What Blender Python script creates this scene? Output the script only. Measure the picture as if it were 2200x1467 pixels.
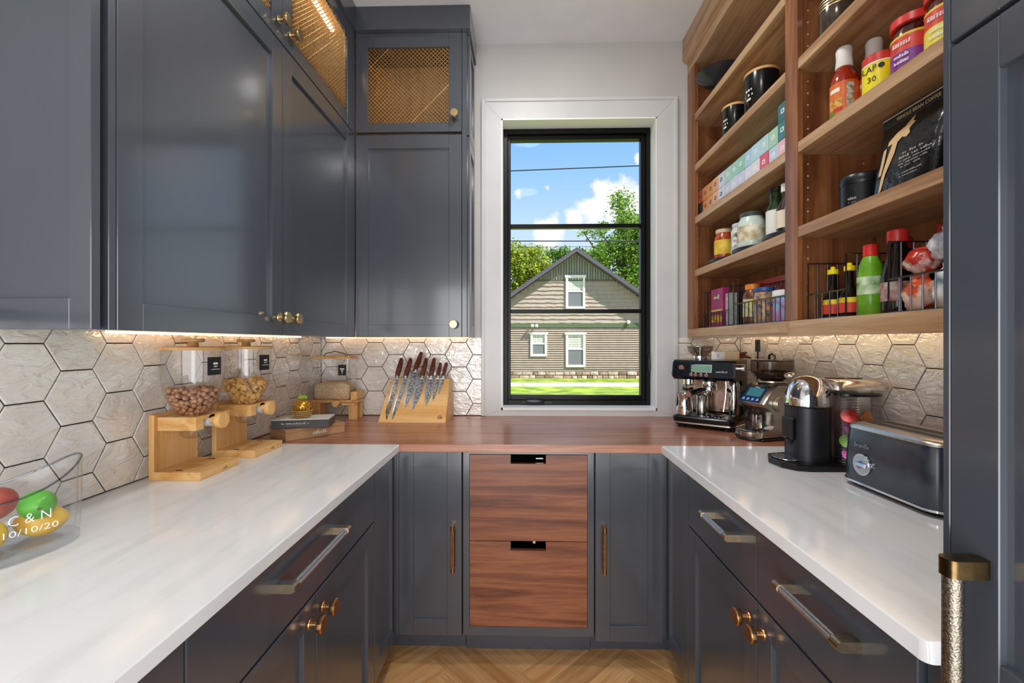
import bpy, bmesh, math, random
from mathutils import Vector, Matrix
random.seed(11)
for o in list(bpy.data.objects): bpy.data.objects.remove(o)
scn = bpy.context.scene
COL = scn.collection
PI = math.pi
rad = math.radians

# ------------------------------------------------------------------ camera
EYE = 1.326
cam_d = bpy.data.cameras.new('camera'); cam = bpy.data.objects.new('camera', cam_d); COL.objects.link(cam)
cam.location = (0, 0, EYE); cam.rotation_euler = (PI/2, 0, 0.0246)
cam_d.sensor_fit = 'HORIZONTAL'; cam_d.sensor_width = 36; cam_d.lens = 942.67/2200*36
cam_d.shift_y = 2.35/2200; cam_d.clip_start = .02; cam_d.clip_end = 500
scn.camera = cam

# ------------------------------------------------------------------ room numbers
XL, XR, YB, YR, ZC = -1.15, 1.21, 2.4666, -.80, 3.005
ZT = .915            # worktop height

# ------------------------------------------------------------------ world, sun, lights, exposure
scn.view_settings.view_transform = 'Standard'; scn.view_settings.look = 'None'
scn.view_settings.gamma = 1; scn.view_settings.use_curve_mapping = False
scn.view_settings.exposure = 0.10
w = bpy.data.worlds.new('sky'); scn.world = w; w.use_nodes = True
nt = w.node_tree; N = nt.nodes; N.clear()
def wn(t, **k):
    n = N.new(t)
    for a, b in k.items(): setattr(n, a, b)
    return n
wo = wn('ShaderNodeOutputWorld'); bg = wn('ShaderNodeBackground'); tc = wn('ShaderNodeTexCoord')
sep = wn('ShaderNodeSeparateXYZ'); nt.links.new(tc.outputs['Generated'], sep.inputs[0])
gr = wn('ShaderNodeValToRGB'); e = gr.color_ramp.elements
e[0].position = 0.0; e[0].color = (.80, .88, .96, 1); e[1].position = .65; e[1].color = (.16, .38, .84, 1)
for p_, c_ in ((.20, (.66, .81, .96)), (.28, (.48, .71, .97)), (.35, (.34, .61, .96)), (.43, (.245, .52, .94))):
    q_ = e.new(p_); q_.color = (*c_, 1)
nt.links.new(sep.outputs[2], gr.inputs[0])
nz = wn('ShaderNodeTexNoise'); nz.inputs['Scale'].default_value = 26; nz.inputs['Detail'].default_value = 6; nz.inputs['Roughness'].default_value = .6
nt.links.new(tc.outputs['Generated'], nz.inputs[0])
nrm_ = wn('ShaderNodeVectorMath', operation='NORMALIZE'); nt.links.new(tc.outputs['Generated'], nrm_.inputs[0])
# drifting cumulus: (direction, angular radius)
CLOUDS = [
    ((0.174, 0.9327, 0.3159), 0.0403),
    ((0.1467, 0.9464, 0.2878), 0.0403),
    ((0.113, 0.956, 0.2707), 0.0276),
    ((0.2178, 0.9317, 0.2906), 0.0636),
    ((-0.0102, 0.9463, 0.3231), 0.0095),
    ((0.0526, 0.9418, 0.332), 0.0074),
    ((0.2354, 0.898, 0.3717), 0.0159),
    ((0.0582, 0.9686, 0.2419), 0.0424),
    ((-.62, .70, .36), .16), ((-.45, .80, .40), .10), ((.75, .55, .36), .18), ((.60, .72, .34), .10), ((.9, -.2, .38), .2), ((-.85, -.3, .42), .2), ((.1, -.9, .42), .22), ((-.4, -.75, .5), .16), ((.3, .3, .9), .16), ((-.35, .1, .92), .12)]
acc = None
for d_, r_ in CLOUDS:
    dv = Vector(d_).normalized()
    di = wn('ShaderNodeVectorMath', operation='DISTANCE'); nt.links.new(nrm_.outputs[0], di.inputs[0]); di.inputs[1].default_value = dv
    ml = wn('ShaderNodeMath', operation='MULTIPLY_ADD'); ml.inputs[1].default_value = -(.4 if r_ < .012 else 1)/r_; ml.inputs[2].default_value = .52 if r_ < .012 else 1; nt.links.new(di.outputs['Value'], ml.inputs[0])
    if acc is None: acc = ml
    else:
        mxm = wn('ShaderNodeMath', operation='MAXIMUM'); nt.links.new(acc.outputs[0], mxm.inputs[0]); nt.links.new(ml.outputs[0], mxm.inputs[1]); acc = mxm
ns_ = wn('ShaderNodeMath', operation='MULTIPLY_ADD'); ns_.inputs[1].default_value = 1.5; ns_.inputs[2].default_value = -.75; nt.links.new(nz.outputs[0], ns_.inputs[0])
sm_ = wn('ShaderNodeMath', operation='ADD'); nt.links.new(acc.outputs[0], sm_.inputs[0]); nt.links.new(ns_.outputs[0], sm_.inputs[1])
cr = wn('ShaderNodeValToRGB'); cr.color_ramp.elements[0].position = .08; cr.color_ramp.elements[1].position = .42
nt.links.new(sm_.outputs[0], cr.inputs[0])
mx = wn('ShaderNodeMixRGB'); mx.inputs[2].default_value = (.98, .98, 1.0, 1)
nt.links.new(cr.outputs[0], mx.inputs[0]); nt.links.new(gr.outputs[0], mx.inputs[1])
nt.links.new(mx.outputs[0], bg.inputs[0]); bg.inputs[1].default_value = 1.0
nt.links.new(bg.outputs[0], wo.inputs[0])

def light(name, kind, loc, energy, color=(1, 1, 1), rot=(0, 0, 0), size=None, size_y=None, **k):
    d = bpy.data.lights.new(name, kind); o = bpy.data.objects.new(name, d); COL.objects.link(o)
    d.energy = energy; d.color = color; o.location = loc; o.rotation_euler = rot
    if size is not None:
        if kind == 'AREA':
            d.size = size
            if size_y: d.shape = 'RECTANGLE'; d.size_y = size_y
        elif kind == 'SUN': d.angle = size
    for a, b in k.items(): setattr(d, a, b)
    return o
sun = light('sun', 'SUN', (8, -6, 14), 8.0, (1, .95, .86), size=rad(.6))
sun.rotation_euler = Vector((-.79, .45, -1.0)).to_track_quat('-Z', 'Y').to_euler()
# added fill light behind the camera, before the closed rear wall, brightening the pantry
light('kitchen_daylight', 'AREA', (0.03, -.775, 1.02), 62, (.985, .99, 1.0), (PI/2, 0, 0), 2.1, 1.9)
# added ceiling fill lights, out of view (rings built later at the same spots)
CEIL_FILLS = [(.03, .30), (.03, 1.55)]
for (x, y), e_ in zip(CEIL_FILLS, (8.5, 11.0)):
    light('ceiling_can_light', 'AREA', (x, y, ZC-.012), e_, (1, .98, .955), (0, 0, 0), .26, shape='DISK')

# ------------------------------------------------------------------ materials
def lin(h):
    if isinstance(h, str):
        h = h.lstrip('#'); c = [int(h[i:i+2], 16)/255 for i in (0, 2, 4)]
        return tuple(x/12.92 if x <= .04045 else ((x+.055)/1.055)**2.4 for x in c)
    return tuple(h)
def newmat(name):
    m = bpy.data.materials.new(name); m.use_nodes = True
    return m, m.node_tree, m.node_tree.nodes, m.node_tree.links, m.node_tree.nodes['Principled BSDF']
CACHE = {}
def M(col, rough=.5, metal=0.0, spec=.5, name=None, coat=0, emit=0):
    k = (col, rough, metal, spec, coat, emit)
    if k in CACHE: return CACHE[k]
    m, t, n, l, b = newmat(name or ('plain_%s' % (col if isinstance(col, str) else 'c')))
    c = lin(col)
    b.inputs['Base Color'].default_value = (*c, 1); b.inputs['Roughness'].default_value = rough
    b.inputs['Metallic'].default_value = metal; b.inputs['Specular IOR Level'].default_value = spec
    b.inputs['Coat Weight'].default_value = coat
    if emit:
        b.inputs['Emission Color'].default_value = (*c, 1); b.inputs['Emission Strength'].default_value = emit
    # fine procedural unevenness
    tx = n.new('ShaderNodeTexCoord'); no = n.new('ShaderNodeTexNoise'); no.inputs['Scale'].default_value = 60; no.inputs['Detail'].default_value = 3
    l.new(tx.outputs['Object'], no.inputs['Vector'])
    mr = n.new('ShaderNodeMapRange'); mr.inputs['To Min'].default_value = max(0, rough-.04); mr.inputs['To Max'].default_value = min(1, rough+.04)
    l.new(no.outputs[0], mr.inputs['Value']); l.new(mr.outputs[0], b.inputs['Roughness'])
    CACHE[k] = m; return m
def ramp(n, stops):
    r = n.new('ShaderNodeValToRGB'); el = r.color_ramp.elements
    el[0].position, el[0].color = stops[0][0], (*lin(stops[0][1]), 1)
    el[1].position, el[1].color = stops[-1][0], (*lin(stops[-1][1]), 1)
    for p, c in stops[1:-1]:
        q = el.new(p); q.color = (*lin(c), 1)
    return r
def wood(name, dark, mid, light_, axis='Y', scale=1.0, rough=.42, var=.0, ring=1.0, bump=.06):
    m, t, n, l, b = newmat(name)
    tx = n.new('ShaderNodeTexCoord'); mp = n.new('ShaderNodeMapping')
    st = {'X': (.06, 1, 1), 'Y': (1, .06, 1), 'Z': (1, 1, .06)}[axis]
    mp.inputs['Scale'].default_value = [s*14*scale for s in st]
    l.new(tx.outputs['Object'], mp.inputs[0])
    oi = n.new('ShaderNodeObjectInfo')
    ad = n.new('ShaderNodeVectorMath'); ad.operation = 'ADD'
    sc = n.new('ShaderNodeVectorMath'); sc.operation = 'SCALE'; sc.inputs[0].default_value = (37, 53, 29)
    l.new(oi.outputs['Random'], sc.inputs['Scale']); l.new(mp.outputs[0], ad.inputs[0]); l.new(sc.outputs[0], ad.inputs[1])
    n1 = n.new('ShaderNodeTexNoise'); n1.inputs['Scale'].default_value = .75*ring; n1.inputs['Detail'].default_value = 5; n1.inputs['Distortion'].default_value = 1.2
    n2 = n.new('ShaderNodeTexNoise'); n2.inputs['Scale'].default_value = 9; n2.inputs['Detail'].default_value = 4; n2.inputs['Roughness'].default_value = .65
    l.new(ad.outputs[0], n1.inputs['Vector']); l.new(ad.outputs[0], n2.inputs['Vector'])
    wv = n.new('ShaderNodeMath'); wv.operation = 'MULTIPLY'; wv.inputs[1].default_value = 6.0
    l.new(n1.outputs[0], wv.inputs[0])
    fr = n.new('ShaderNodeMath'); fr.operation = 'PINGPONG'; fr.inputs[1].default_value = 1.0; l.new(wv.outputs[0], fr.inputs[0])
    mxx = n.new('ShaderNodeMath'); mxx.operation = 'MULTIPLY_ADD'; mxx.inputs[1].default_value = .42
    a2 = n.new('ShaderNodeMath'); a2.operation = 'MULTIPLY'; a2.inputs[1].default_value = .62; l.new(n2.outputs[0], a2.inputs[0])
    l.new(fr.outputs[0], mxx.inputs[0]); l.new(a2.outputs[0], mxx.inputs[2])
    r = ramp(n, [(.18, dark), (.5, mid), (.82, light_)])
    l.new(mxx.outputs[0], r.inputs[0])
    out = r.outputs[0]
    if var:
        hs = n.new('ShaderNodeHueSaturation'); mr = n.new('ShaderNodeMapRange')
        mr.inputs['To Min'].default_value = 1-var; mr.inputs['To Max'].default_value = 1+var
        l.new(oi.outputs['Random'], mr.inputs['Value']); l.new(mr.outputs[0], hs.inputs['Value']); l.new(out, hs.inputs['Color']); out = hs.outputs[0]
    l.new(out, b.inputs['Base Color']); b.inputs['Roughness'].default_value = rough
    bp = n.new('ShaderNodeBump'); bp.inputs['Strength'].default_value = bump; bp.inputs['Distance'].default_value = .002
    l.new(n2.outputs[0], bp.inputs['Height']); l.new(bp.outputs[0], b.inputs['Normal'])
    return m
def noisy(name, c1, c2, scale=5, rough=.5, detail=5, bump=0, bdist=.002, lo=.35, hi=.65, bscale=None, metal=0, stretch=(1, 1, 1), spec=.5):
    m, t, n, l, b = newmat(name)
    tx = n.new('ShaderNodeTexCoord'); mp = n.new('ShaderNodeMapping'); mp.inputs['Scale'].default_value = stretch
    l.new(tx.outputs['Object'], mp.inputs[0])
    no = n.new('ShaderNodeTexNoise'); no.inputs['Scale'].default_value = scale; no.inputs['Detail'].default_value = detail
    l.new(mp.outputs[0], no.inputs['Vector'])
    r = ramp(n, [(lo, c1), (hi, c2)]); l.new(no.outputs[0], r.inputs[0]); l.new(r.outputs[0], b.inputs['Base Color'])
    b.inputs['Roughness'].default_value = rough; b.inputs['Metallic'].default_value = metal; b.inputs['Specular IOR Level'].default_value = spec
    if bump:
        nb = n.new('ShaderNodeTexNoise'); nb.inputs['Scale'].default_value = bscale or scale; nb.inputs['Detail'].default_value = 3
        l.new(mp.outputs[0], nb.inputs['Vector'])
        bp = n.new('ShaderNodeBump'); bp.inputs['Strength'].default_value = bump; bp.inputs['Distance'].default_value = bdist
        l.new(nb.outputs[0], bp.inputs['Height']); l.new(bp.outputs[0], b.inputs['Normal'])
    return m
def thin_glass(name, tint=(1, 1, 1), ior=1.45, rough=.02, dens=1.0):
    m, t, n, l, b = newmat(name); n.remove(b)
    o = n['Material Output']; tr = n.new('ShaderNodeBsdfTransparent'); gl = n.new('ShaderNodeBsdfGlossy'); mix = n.new('ShaderNodeMixShader'); lw = n.new('ShaderNodeLayerWeight'); lw.inputs[0].default_value = .5
    pw = n.new('ShaderNodeMath'); pw.operation = 'POWER'; pw.inputs[1].default_value = 4.5; l.new(lw.outputs['Facing'], pw.inputs[0])
    f0 = ((ior-1)/(ior+1))**2; ma = n.new('ShaderNodeMath'); ma.operation = 'MULTIPLY_ADD'; ma.inputs[1].default_value = (1-f0)*.8; ma.inputs[2].default_value = f0; l.new(pw.outputs[0], ma.inputs[0])
    tr.inputs[0].default_value = (*tint, 1); gl.inputs['Roughness'].default_value = rough
    l.new(ma.outputs[0], mix.inputs[0]); l.new(tr.outputs[0], mix.inputs[1]); l.new(gl.outputs[0], mix.inputs[2]); l.new(mix.outputs[0], o.inputs[0])
    return m

NAVY = noisy('navy_paint', (.047, .0545, .069), (.052, .060, .076), 3, .30, bump=.03, bscale=90, bdist=.0006, spec=.5)
_nb = NAVY.node_tree.nodes['Principled BSDF']; _nb.inputs['Coat Weight'].default_value = .75; _nb.inputs['Coat IOR'].default_value = 1.6; _nb.inputs['Coat Roughness'].default_value = .13
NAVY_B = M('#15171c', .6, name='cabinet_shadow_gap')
WALL = noisy('warm_grey_wall_paint', '#c4c2bf', '#c9c7c4', 4, .75)
CEIL = noisy('white_ceiling_paint', '#e9eaec', '#eff0f2', 4, .8)
TRIM = noisy('white_trim_paint', '#cdcdcd', '#d3d3d3', 6, .38)
QUARTZ = noisy('white_quartz', '#dcdddd', '#e5e5e5', 3.0, .12, detail=10, lo=.36, hi=.50, stretch=(7, 1.2, 1))
WALNUT_X = wood('walnut_across', '#4f2a1b', '#7a4630', '#9a6142', 'X', 1.0, .36)
WALNUT_TOP = wood('walnut_worktop', '#7c4b38', '#a0674f', '#ba856d', 'X', .8, .25)
WALNUT_Y = wood('walnut_shelf', '#8c6342', '#b0865f', '#cba884', 'Y', .8, .34)
WALNUT_Z = wood('walnut_upright', '#5f3620', '#824e2e', '#a36c44', 'Z', .8, .34)
WALNUT_B = wood('walnut_back_panel', '#6e4224', '#8e5a34', '#a97248', 'Z', .7, .5)
OAK = wood('oak_plank', '#a8723f', '#c58f59', '#dbad79', 'X', .9, .40, var=.14)
BAMBOO_Z = wood('bamboo_upright', '#c98d4a', '#dca763', '#e8bd80', 'Z', 1.8, .45, ring=.5)
BAMBOO_X = wood('bamboo_flat', '#c98d4a', '#dba662', '#e9bf84', 'Y', 1.8, .45, ring=.5)
MAPLE = wood('block_beech', '#d59a52', '#e4b06a', '#efc486', 'X', 1.0, .45, ring=.6)
KNIFEWOOD = wood('knife_handle_wood', '#3c1c12', '#5a2c1d', '#774331', 'Z', 3, .35)
LABELPAPER = M('#f2efe8', .6)
BLACKFR = noisy('black_window_metal', '#040506', '#08090b', 8, .35, spec=.25)
BRASS = noisy('brushed_brass', '#c7ac7c', '#d6bd8f', 80, .28, metal=1)
BRONZE = noisy('bronze_brass', '#b0855a', '#c69a6c', 80, .30, metal=1)
NICKEL = noisy('champagne_nickel', '#cfc8bb', '#dcd5c8', 90, .30, metal=1)
KNURL = noisy('knurled_metal', '#6f665a', '#b3a897', 420, .34, metal=1, bump=.8, bscale=420, bdist=.001)
CHROME = M('#e6e6e8', .06, 1.0, name='chrome')
STEEL = noisy('brushed_steel', '#b9b4ad', '#c9c4bd', 60, .25, metal=1, stretch=(1, 1, 8))
BLACKP = M('#0c0d10', .25, name='gloss_black_plastic')
BLACKM = M('#111216', .5, name='matt_black')
DARKSTEEL = noisy('dark_steel', '#3b3835', '#4a4743', 40, .28, metal=.9)
WIREBLK = M('#5a5a62', .25, .95, name='black_wire')
GLASS = thin_glass('clear_glass', (.94, .945, .945), 1.7)
PANE = thin_glass('window_pane', (1, 1, 1), 1.08)
ACRYL = thin_glass('clear_acrylic', (.995, .997, 1.0), 1.5)
SMOKE = thin_glass('smoked_plastic', (.60, .56, .54), 1.45)
GOLDWIRE = noisy('gold_wire', '#dcb67c', '#ecca94', 60, .36, metal=1)
GROUT = noisy('dark_grout', '#26231f', '#322e29', 60, .9)

def tile_mat():
    m, t, n, l, b = newmat('glazed_hex_tile')
    tx = n.new('ShaderNodeTexCoord'); oi = n.new('ShaderNodeObjectInfo')
    sc = n.new('ShaderNodeVectorMath'); sc.operation = 'SCALE'; sc.inputs[0].default_value = (17, 23, 31); l.new(oi.outputs['Random'], sc.inputs['Scale'])
    ad = n.new('ShaderNodeVectorMath'); ad.operation = 'ADD'; l.new(tx.outputs['Object'], ad.inputs[0]); l.new(sc.outputs[0], ad.inputs[1])
    n1 = n.new('ShaderNodeTexNoise'); n1.inputs['Scale'].default_value = 9; n1.inputs['Detail'].default_value = 4; l.new(ad.outputs[0], n1.inputs['Vector'])
    r = ramp(n, [(.3, '#e2dacf'), (.5, '#ece6dd'), (.72, '#f3efe8')]); l.new(n1.outputs[0], r.inputs[0])
    hs = n.new('ShaderNodeHueSaturation'); mr = n.new('ShaderNodeMapRange'); mr.inputs['To Min'].default_value = .92; mr.inputs['To Max'].default_value = 1.05
    l.new(oi.outputs['Random'], mr.inputs['Value']); l.new(mr.outputs[0], hs.inputs['Value']); l.new(r.outputs[0], hs.inputs['Color']); l.new(hs.outputs[0], b.inputs['Base Color'])
    b.inputs['Roughness'].default_value = .06; b.inputs['Specular IOR Level'].default_value = .8; b.inputs['Coat Weight'].default_value = 1; b.inputs['Coat IOR'].default_value = 1.8; b.inputs['Coat Roughness'].default_value = .03
    mp = n.new('ShaderNodeMapping'); mp.inputs['Rotation'].default_value = (.5, .5, .3); mp.inputs['Scale'].default_value = (1, 1, 2.2); l.new(ad.outputs[0], mp.inputs[0])
    n2 = n.new('ShaderNodeTexNoise'); n2.inputs['Scale'].default_value = 16; n2.inputs['Detail'].default_value = 3.5; n2.inputs['Roughness'].default_value = .55; n2.inputs['Distortion'].default_value = .8
    l.new(mp.outputs[0], n2.inputs['Vector'])
    bp = n.new('ShaderNodeBump'); bp.inputs['Strength'].default_value = .6; bp.inputs['Distance'].default_value = .012
    l.new(n2.outputs[0], bp.inputs['Height']); l.new(bp.outputs[0], b.inputs['Normal']); l.new(bp.outputs[0], b.inputs['Coat Normal'])
    return m
TILE = tile_mat()

# ------------------------------------------------------------------ mesh helpers
class MB:
    def __init__(s): s.v = []; s.f = []; s.m = []
    def add(s, vs, fs, m=0, X=None):
        k = len(s.v)
        s.v += [tuple(X @ Vector(p)) for p in vs] if X is not None else [tuple(p) for p in vs]
        s.f += [tuple(i+k for i in f) for f in fs]; s.m += [m]*len(fs); return s
    def box(s, x0, x1, y0, y1, z0, z1, m=0, b=0, X=None):
        if x0 > x1: x0, x1 = x1, x0
        if y0 > y1: y0, y1 = y1, y0
        if z0 > z1: z0, z1 = z1, z0
        if not b:
            vs = [(x, y, z) for z in (z0, z1) for y in (y0, y1) for x in (x0, x1)]
            return s.add(vs, [(0, 2, 3, 1), (4, 5, 7, 6), (0, 1, 5, 4), (2, 6, 7, 3), (0, 4, 6, 2), (1, 3, 7, 5)], m, X)
        bm = bmesh.new(); bmesh.ops.create_cube(bm, size=1)
        for v in bm.verts: v.co = ((x0+x1)/2+v.co.x*(x1-x0), (y0+y1)/2+v.co.y*(y1-y0), (z0+z1)/2+v.co.z*(z1-z0))
        bmesh.ops.bevel(bm, geom=bm.edges[:], offset=b, segments=2 if b > .004 else 1, affect='EDGES', profile=.5)
        bm.verts.index_update()
        s.add([v.co[:] for v in bm.verts], [[v.index for v in f.verts] for f in bm.faces], m, X); bm.free(); return s
    def loft(s, rings, m=0, caps=True, X=None, closed=False):
        n = len(rings[0]); vs = [p for r in rings for p in r]; fs = []
        R = len(rings)
        for i in range(R if closed else R-1):
            a, b = i*n, ((i+1) % R)*n
            for j in range(n): fs.append((a+j, a+(j+1) % n, b+(j+1) % n, b+j))
        if caps and not closed: fs.append(tuple(range(n-1, -1, -1))); fs.append(tuple((R-1)*n+j for j in range(n)))
        return s.add(vs, fs, m, X)
    def lathe(s, prof, seg=24, m=0, c=(0, 0, 0), X=None, sx=1, sy=1, caps=True):
        rings = [[(c[0]+r*sx*math.cos(2*PI*j/seg), c[1]+r*sy*math.sin(2*PI*j/seg), c[2]+z) for j in range(seg)] for r, z in [(max(r, 1e-5), z) for r, z in prof]]
        return s.loft(rings, m, caps, X)
    def cyl(s, p0, p1, r, seg=12, m=0, r1=None, X=None):
        p0, p1 = Vector(p0), Vector(p1); d = (p1-p0); q = d.to_track_quat('Z', 'Y'); r1 = r if r1 is None else r1
        ring = lambda p, r: [tuple(p + q @ Vector((r*math.cos(2*PI*j/seg), r*math.sin(2*PI*j/seg), 0))) for j in range(seg)]
        return s.loft([ring(p0, r), ring(p1, r1)], m, True, X)
    def tube(s, pts, r, seg=6, m=0, X=None, closed=False):
        pts = [Vector(p) for p in pts]; rings = []; up = None; n = len(pts)
        for i, p in enumerate(pts):
            if closed: d = (pts[(i+1) % n]-pts[i-1])
            else: d = (pts[min(i+1, n-1)]-pts[max(i-1, 0)])
            d.normalize()
            if up is None: up = d.orthogonal().normalized()
            else: up = (up - d*up.dot(d)); up = up.normalized() if up.length > 1e-6 else d.orthogonal().normalized()
            sd = d.cross(up); rr = r[i] if isinstance(r, (list, tuple)) else r
            rings.append([tuple(p+up*rr*math.cos(2*PI*j/seg)+sd*rr*math.sin(2*PI*j/seg)) for j in range(seg)])
        return s.loft(rings, m, True, X, closed)
    def prism(s, poly, a0, a1, ax='z', m=0, X=None):
        f = {'z': lambda p, a: (p[0], p[1], a), 'y': lambda p, a: (p[0], a, p[1]), 'x': lambda p, a: (a, p[0], p[1])}[ax]
        return s.loft([[f(p, a0) for p in poly], [f(p, a1) for p in poly]], m, True, X)
    def sphere(s, c, r, seg=12, rings=8, m=0, X=None, sz=1, sx=1, sy=1):
        return s.lathe([(r*math.sin(PI*i/rings), -r*sz*math.cos(PI*i/rings)) for i in range(rings+1)], seg, m, c, X, sx, sy, caps=False)
    def build(s, name, mats, parent=None, smooth=35, off=None, loc=None, rot=None):
        me = bpy.data.meshes.new(name)
        v = s.v
        if off is not None: v = [(a-off[0], b-off[1], c-off[2]) for a, b, c in v]
        me.from_pydata(v, [], s.f)
        mats = mats if isinstance(mats, (list, tuple)) else [mats]
        for x in mats: me.materials.append(x)
        if any(s.m): me.polygons.foreach_set('material_index', s.m)
        bm = bmesh.new(); bm.from_mesh(me); bmesh.ops.recalc_face_normals(bm, faces=bm.faces[:]); bm.to_mesh(me); bm.free()
        if smooth:
            me.polygons.foreach_set('use_smooth', [True]*len(me.polygons)); me.set_sharp_from_angle(angle=rad(smooth))
        me.update()
        o = bpy.data.objects.new(name, me); COL.objects.link(o)
        if parent: o.parent = parent
        if loc: o.location = loc
        if rot: o.rotation_euler = rot
        return o
def rrect(x0, x1, y0, y1, r, n=5):
    pts = []
    for cx, cy, a in ((x1-r, y1-r, 0), (x0+r, y1-r, PI/2), (x0+r, y0+r, PI), (x1-r, y0+r, 1.5*PI)):
        for i in range(n+1):
            t = a+PI/2*i/n; pts.append((cx+r*math.cos(t), cy+r*math.sin(t)))
    return pts
def tag(o, label=None, cat=None, group=None, kind=None):
    if label: o['label'] = label
    if cat: o['category'] = cat
    if group: o['group'] = group
    if kind: o['kind'] = kind
    return o
def thing(name, label, cat, loc=(0, 0, 0), rotz=0, group=None):
    o = bpy.data.objects.new(name, None); COL.objects.link(o); o.location = loc; o.rotation_euler = (0, 0, rotz); o.empty_display_size = .05
    return tag(o, label, cat, group)
def inst(src, name, parent, loc=None, rot=None, scale=None):
    o = bpy.data.objects.new(name, src.data if hasattr(src, 'data') else src); COL.objects.link(o)
    if parent: o.parent = parent
    if loc: o.location = loc
    if rot: o.rotation_euler = rot
    if scale: o.scale = scale
    return o
FACE = {'-x': ((0, -1, 0), (0, 0, 1), (-1, 0, 0)), '+x': ((0, 1, 0), (0, 0, 1), (1, 0, 0)), '-y': ((1, 0, 0), (0, 0, 1), (0, -1, 0)), '+z': ((1, 0, 0), (0, 1, 0), (0, 0, 1))}
def facing(loc, f):
    a, b, c = FACE[f] if isinstance(f, str) else f
    return Matrix(((a[0], b[0], c[0], loc[0]), (a[1], b[1], c[1], loc[1]), (a[2], b[2], c[2], loc[2]), (0, 0, 0, 1)))
def text(body, size, parent, X, mat, name='lettering', width=None, ext=.0003, thin=0):
    cu = bpy.data.curves.new('t', 'FONT'); cu.body = body; cu.size = size; cu.extrude = ext; cu.align_x = 'CENTER'; cu.align_y = 'CENTER'; cu.resolution_u = 2; cu.offset = -thin
    o = bpy.data.objects.new('t', cu); COL.objects.link(o)
    bpy.context.view_layer.update()
    me = bpy.data.meshes.new_from_object(o.evaluated_get(bpy.context.evaluated_depsgraph_get()))
    bpy.data.objects.remove(o); bpy.data.curves.remove(cu)
    if width and len(me.vertices):
        xs = [v.co.x for v in me.vertices]; k = width/(max(xs)-min(xs)); me.transform(Matrix.Diagonal((k, 1, 1, 1)))
    me.transform(X); me.materials.clear(); me.materials.append(mat); me.name = name
    o = bpy.data.objects.new(name, me); COL.objects.link(o); o.parent = parent; return o


def scribble(parent, X, w, h, n, mat, seed, slant=False):
    # a line of print too small to read: little letter-like strokes
    rnd = random.Random(seed); b = MB(); x = -w/2; st = w/n
    for i in range(n):
        if rnd.random() < .13 and not slant: x += st; continue
        hh = h*rnd.choice((.62, .62, .75, 1)); ww = st*rnd.uniform(.55, .85); k = st*.25 if slant else 0
        t = min(ww*.4, h*.22)
        for (a0, a1, b0, b1) in ((0, t, 0, hh), (0, ww, hh-t, hh) if rnd.random() < .6 else (0, ww, 0, t), (ww-t, ww, 0, hh*rnd.uniform(.5, 1))):
            b.add([(x+a0+k*b0/h, b0-h/2, 0), (x+a1+k*b0/h, b0-h/2, 0), (x+a1+k*b1/h, b1-h/2, 0), (x+a0+k*b1/h, b1-h/2, 0)], [(0, 1, 2, 3)], 0, X)
        x += st
    return tag(b.build('print_line', mat, parent, smooth=0), kind='stuff')
# ================================================================== THE SETTING
def struct(name, mb, mat, **k):
    o = mb.build(name, mat, **k); o['kind'] = 'structure'; return o
# floor: sub-floor slab with herringbone oak planks laid on it
fl = struct('floor', MB().box(XL, XR, YR, YB, -.08, -.012), GROUT, smooth=0)
PW, PN = .107, 5
pl0 = MB().box(-PN*PW/2+.0006, PN*PW/2-.0006, -PW/2+.0006, PW/2-.0006, -.012, 0, b=.0012)
first = None
def plank(p, q, vert):
    global first
    a = PI/4
    x = (p*math.cos(a)-q*math.sin(a))*PW + .075; y = (p*math.sin(a)+q*math.cos(a))*PW + 1.69
    if not (-.72 < x < .78 and .2 < y < 2.12): return
    rz = a + (PI/2 if vert else 0)
    if first is None:
        first = pl0.build('plank', OAK, fl, smooth=0, loc=(x, y, 0), rot=(0, 0, rz)); return
    inst(first, 'plank', fl, (x, y, 0), (0, 0, rz))
for i in range(-40, 41):
    for j in range(-6, 7):
        ox, oy = i+PN*j, i-PN*j
        plank(ox+PN/2, oy+.5, False); plank(ox+PN+.5, oy+1-PN/2, True)
# walls
wl = struct('wall_left', MB().box(XL-.12, XL, YR, YB+.15, -.08, ZC), WALL, smooth=0)
wr = struct('wall_right', MB().box(XR, XR+.12, YR, YB+.15, -.08, ZC), WALL, smooth=0)
WX0, WX1, WZ0, WZ1 = -.12, .741, .950, 2.573
wb = MB()
wb.box(XL, WX0, YB, YB+.15, -.08, ZC); wb.box(WX1, XR, YB, YB+.15, -.08, ZC); wb.box(WX0, WX1, YB, YB+.15, -.08, WZ0); wb.box(WX0, WX1, YB, YB+.15, WZ1, ZC)
wb = struct('wall_back', wb, WALL, smooth=0)
struct('wall_rear', MB().box(XL, XR, YR-.12, YR, -.08, ZC), WALL, smooth=0)
struct('ceiling', MB().box(XL-.12, XR+.12, YR-.12, YB+.15, ZC, ZC+.1), CEIL, smooth=0)

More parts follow.
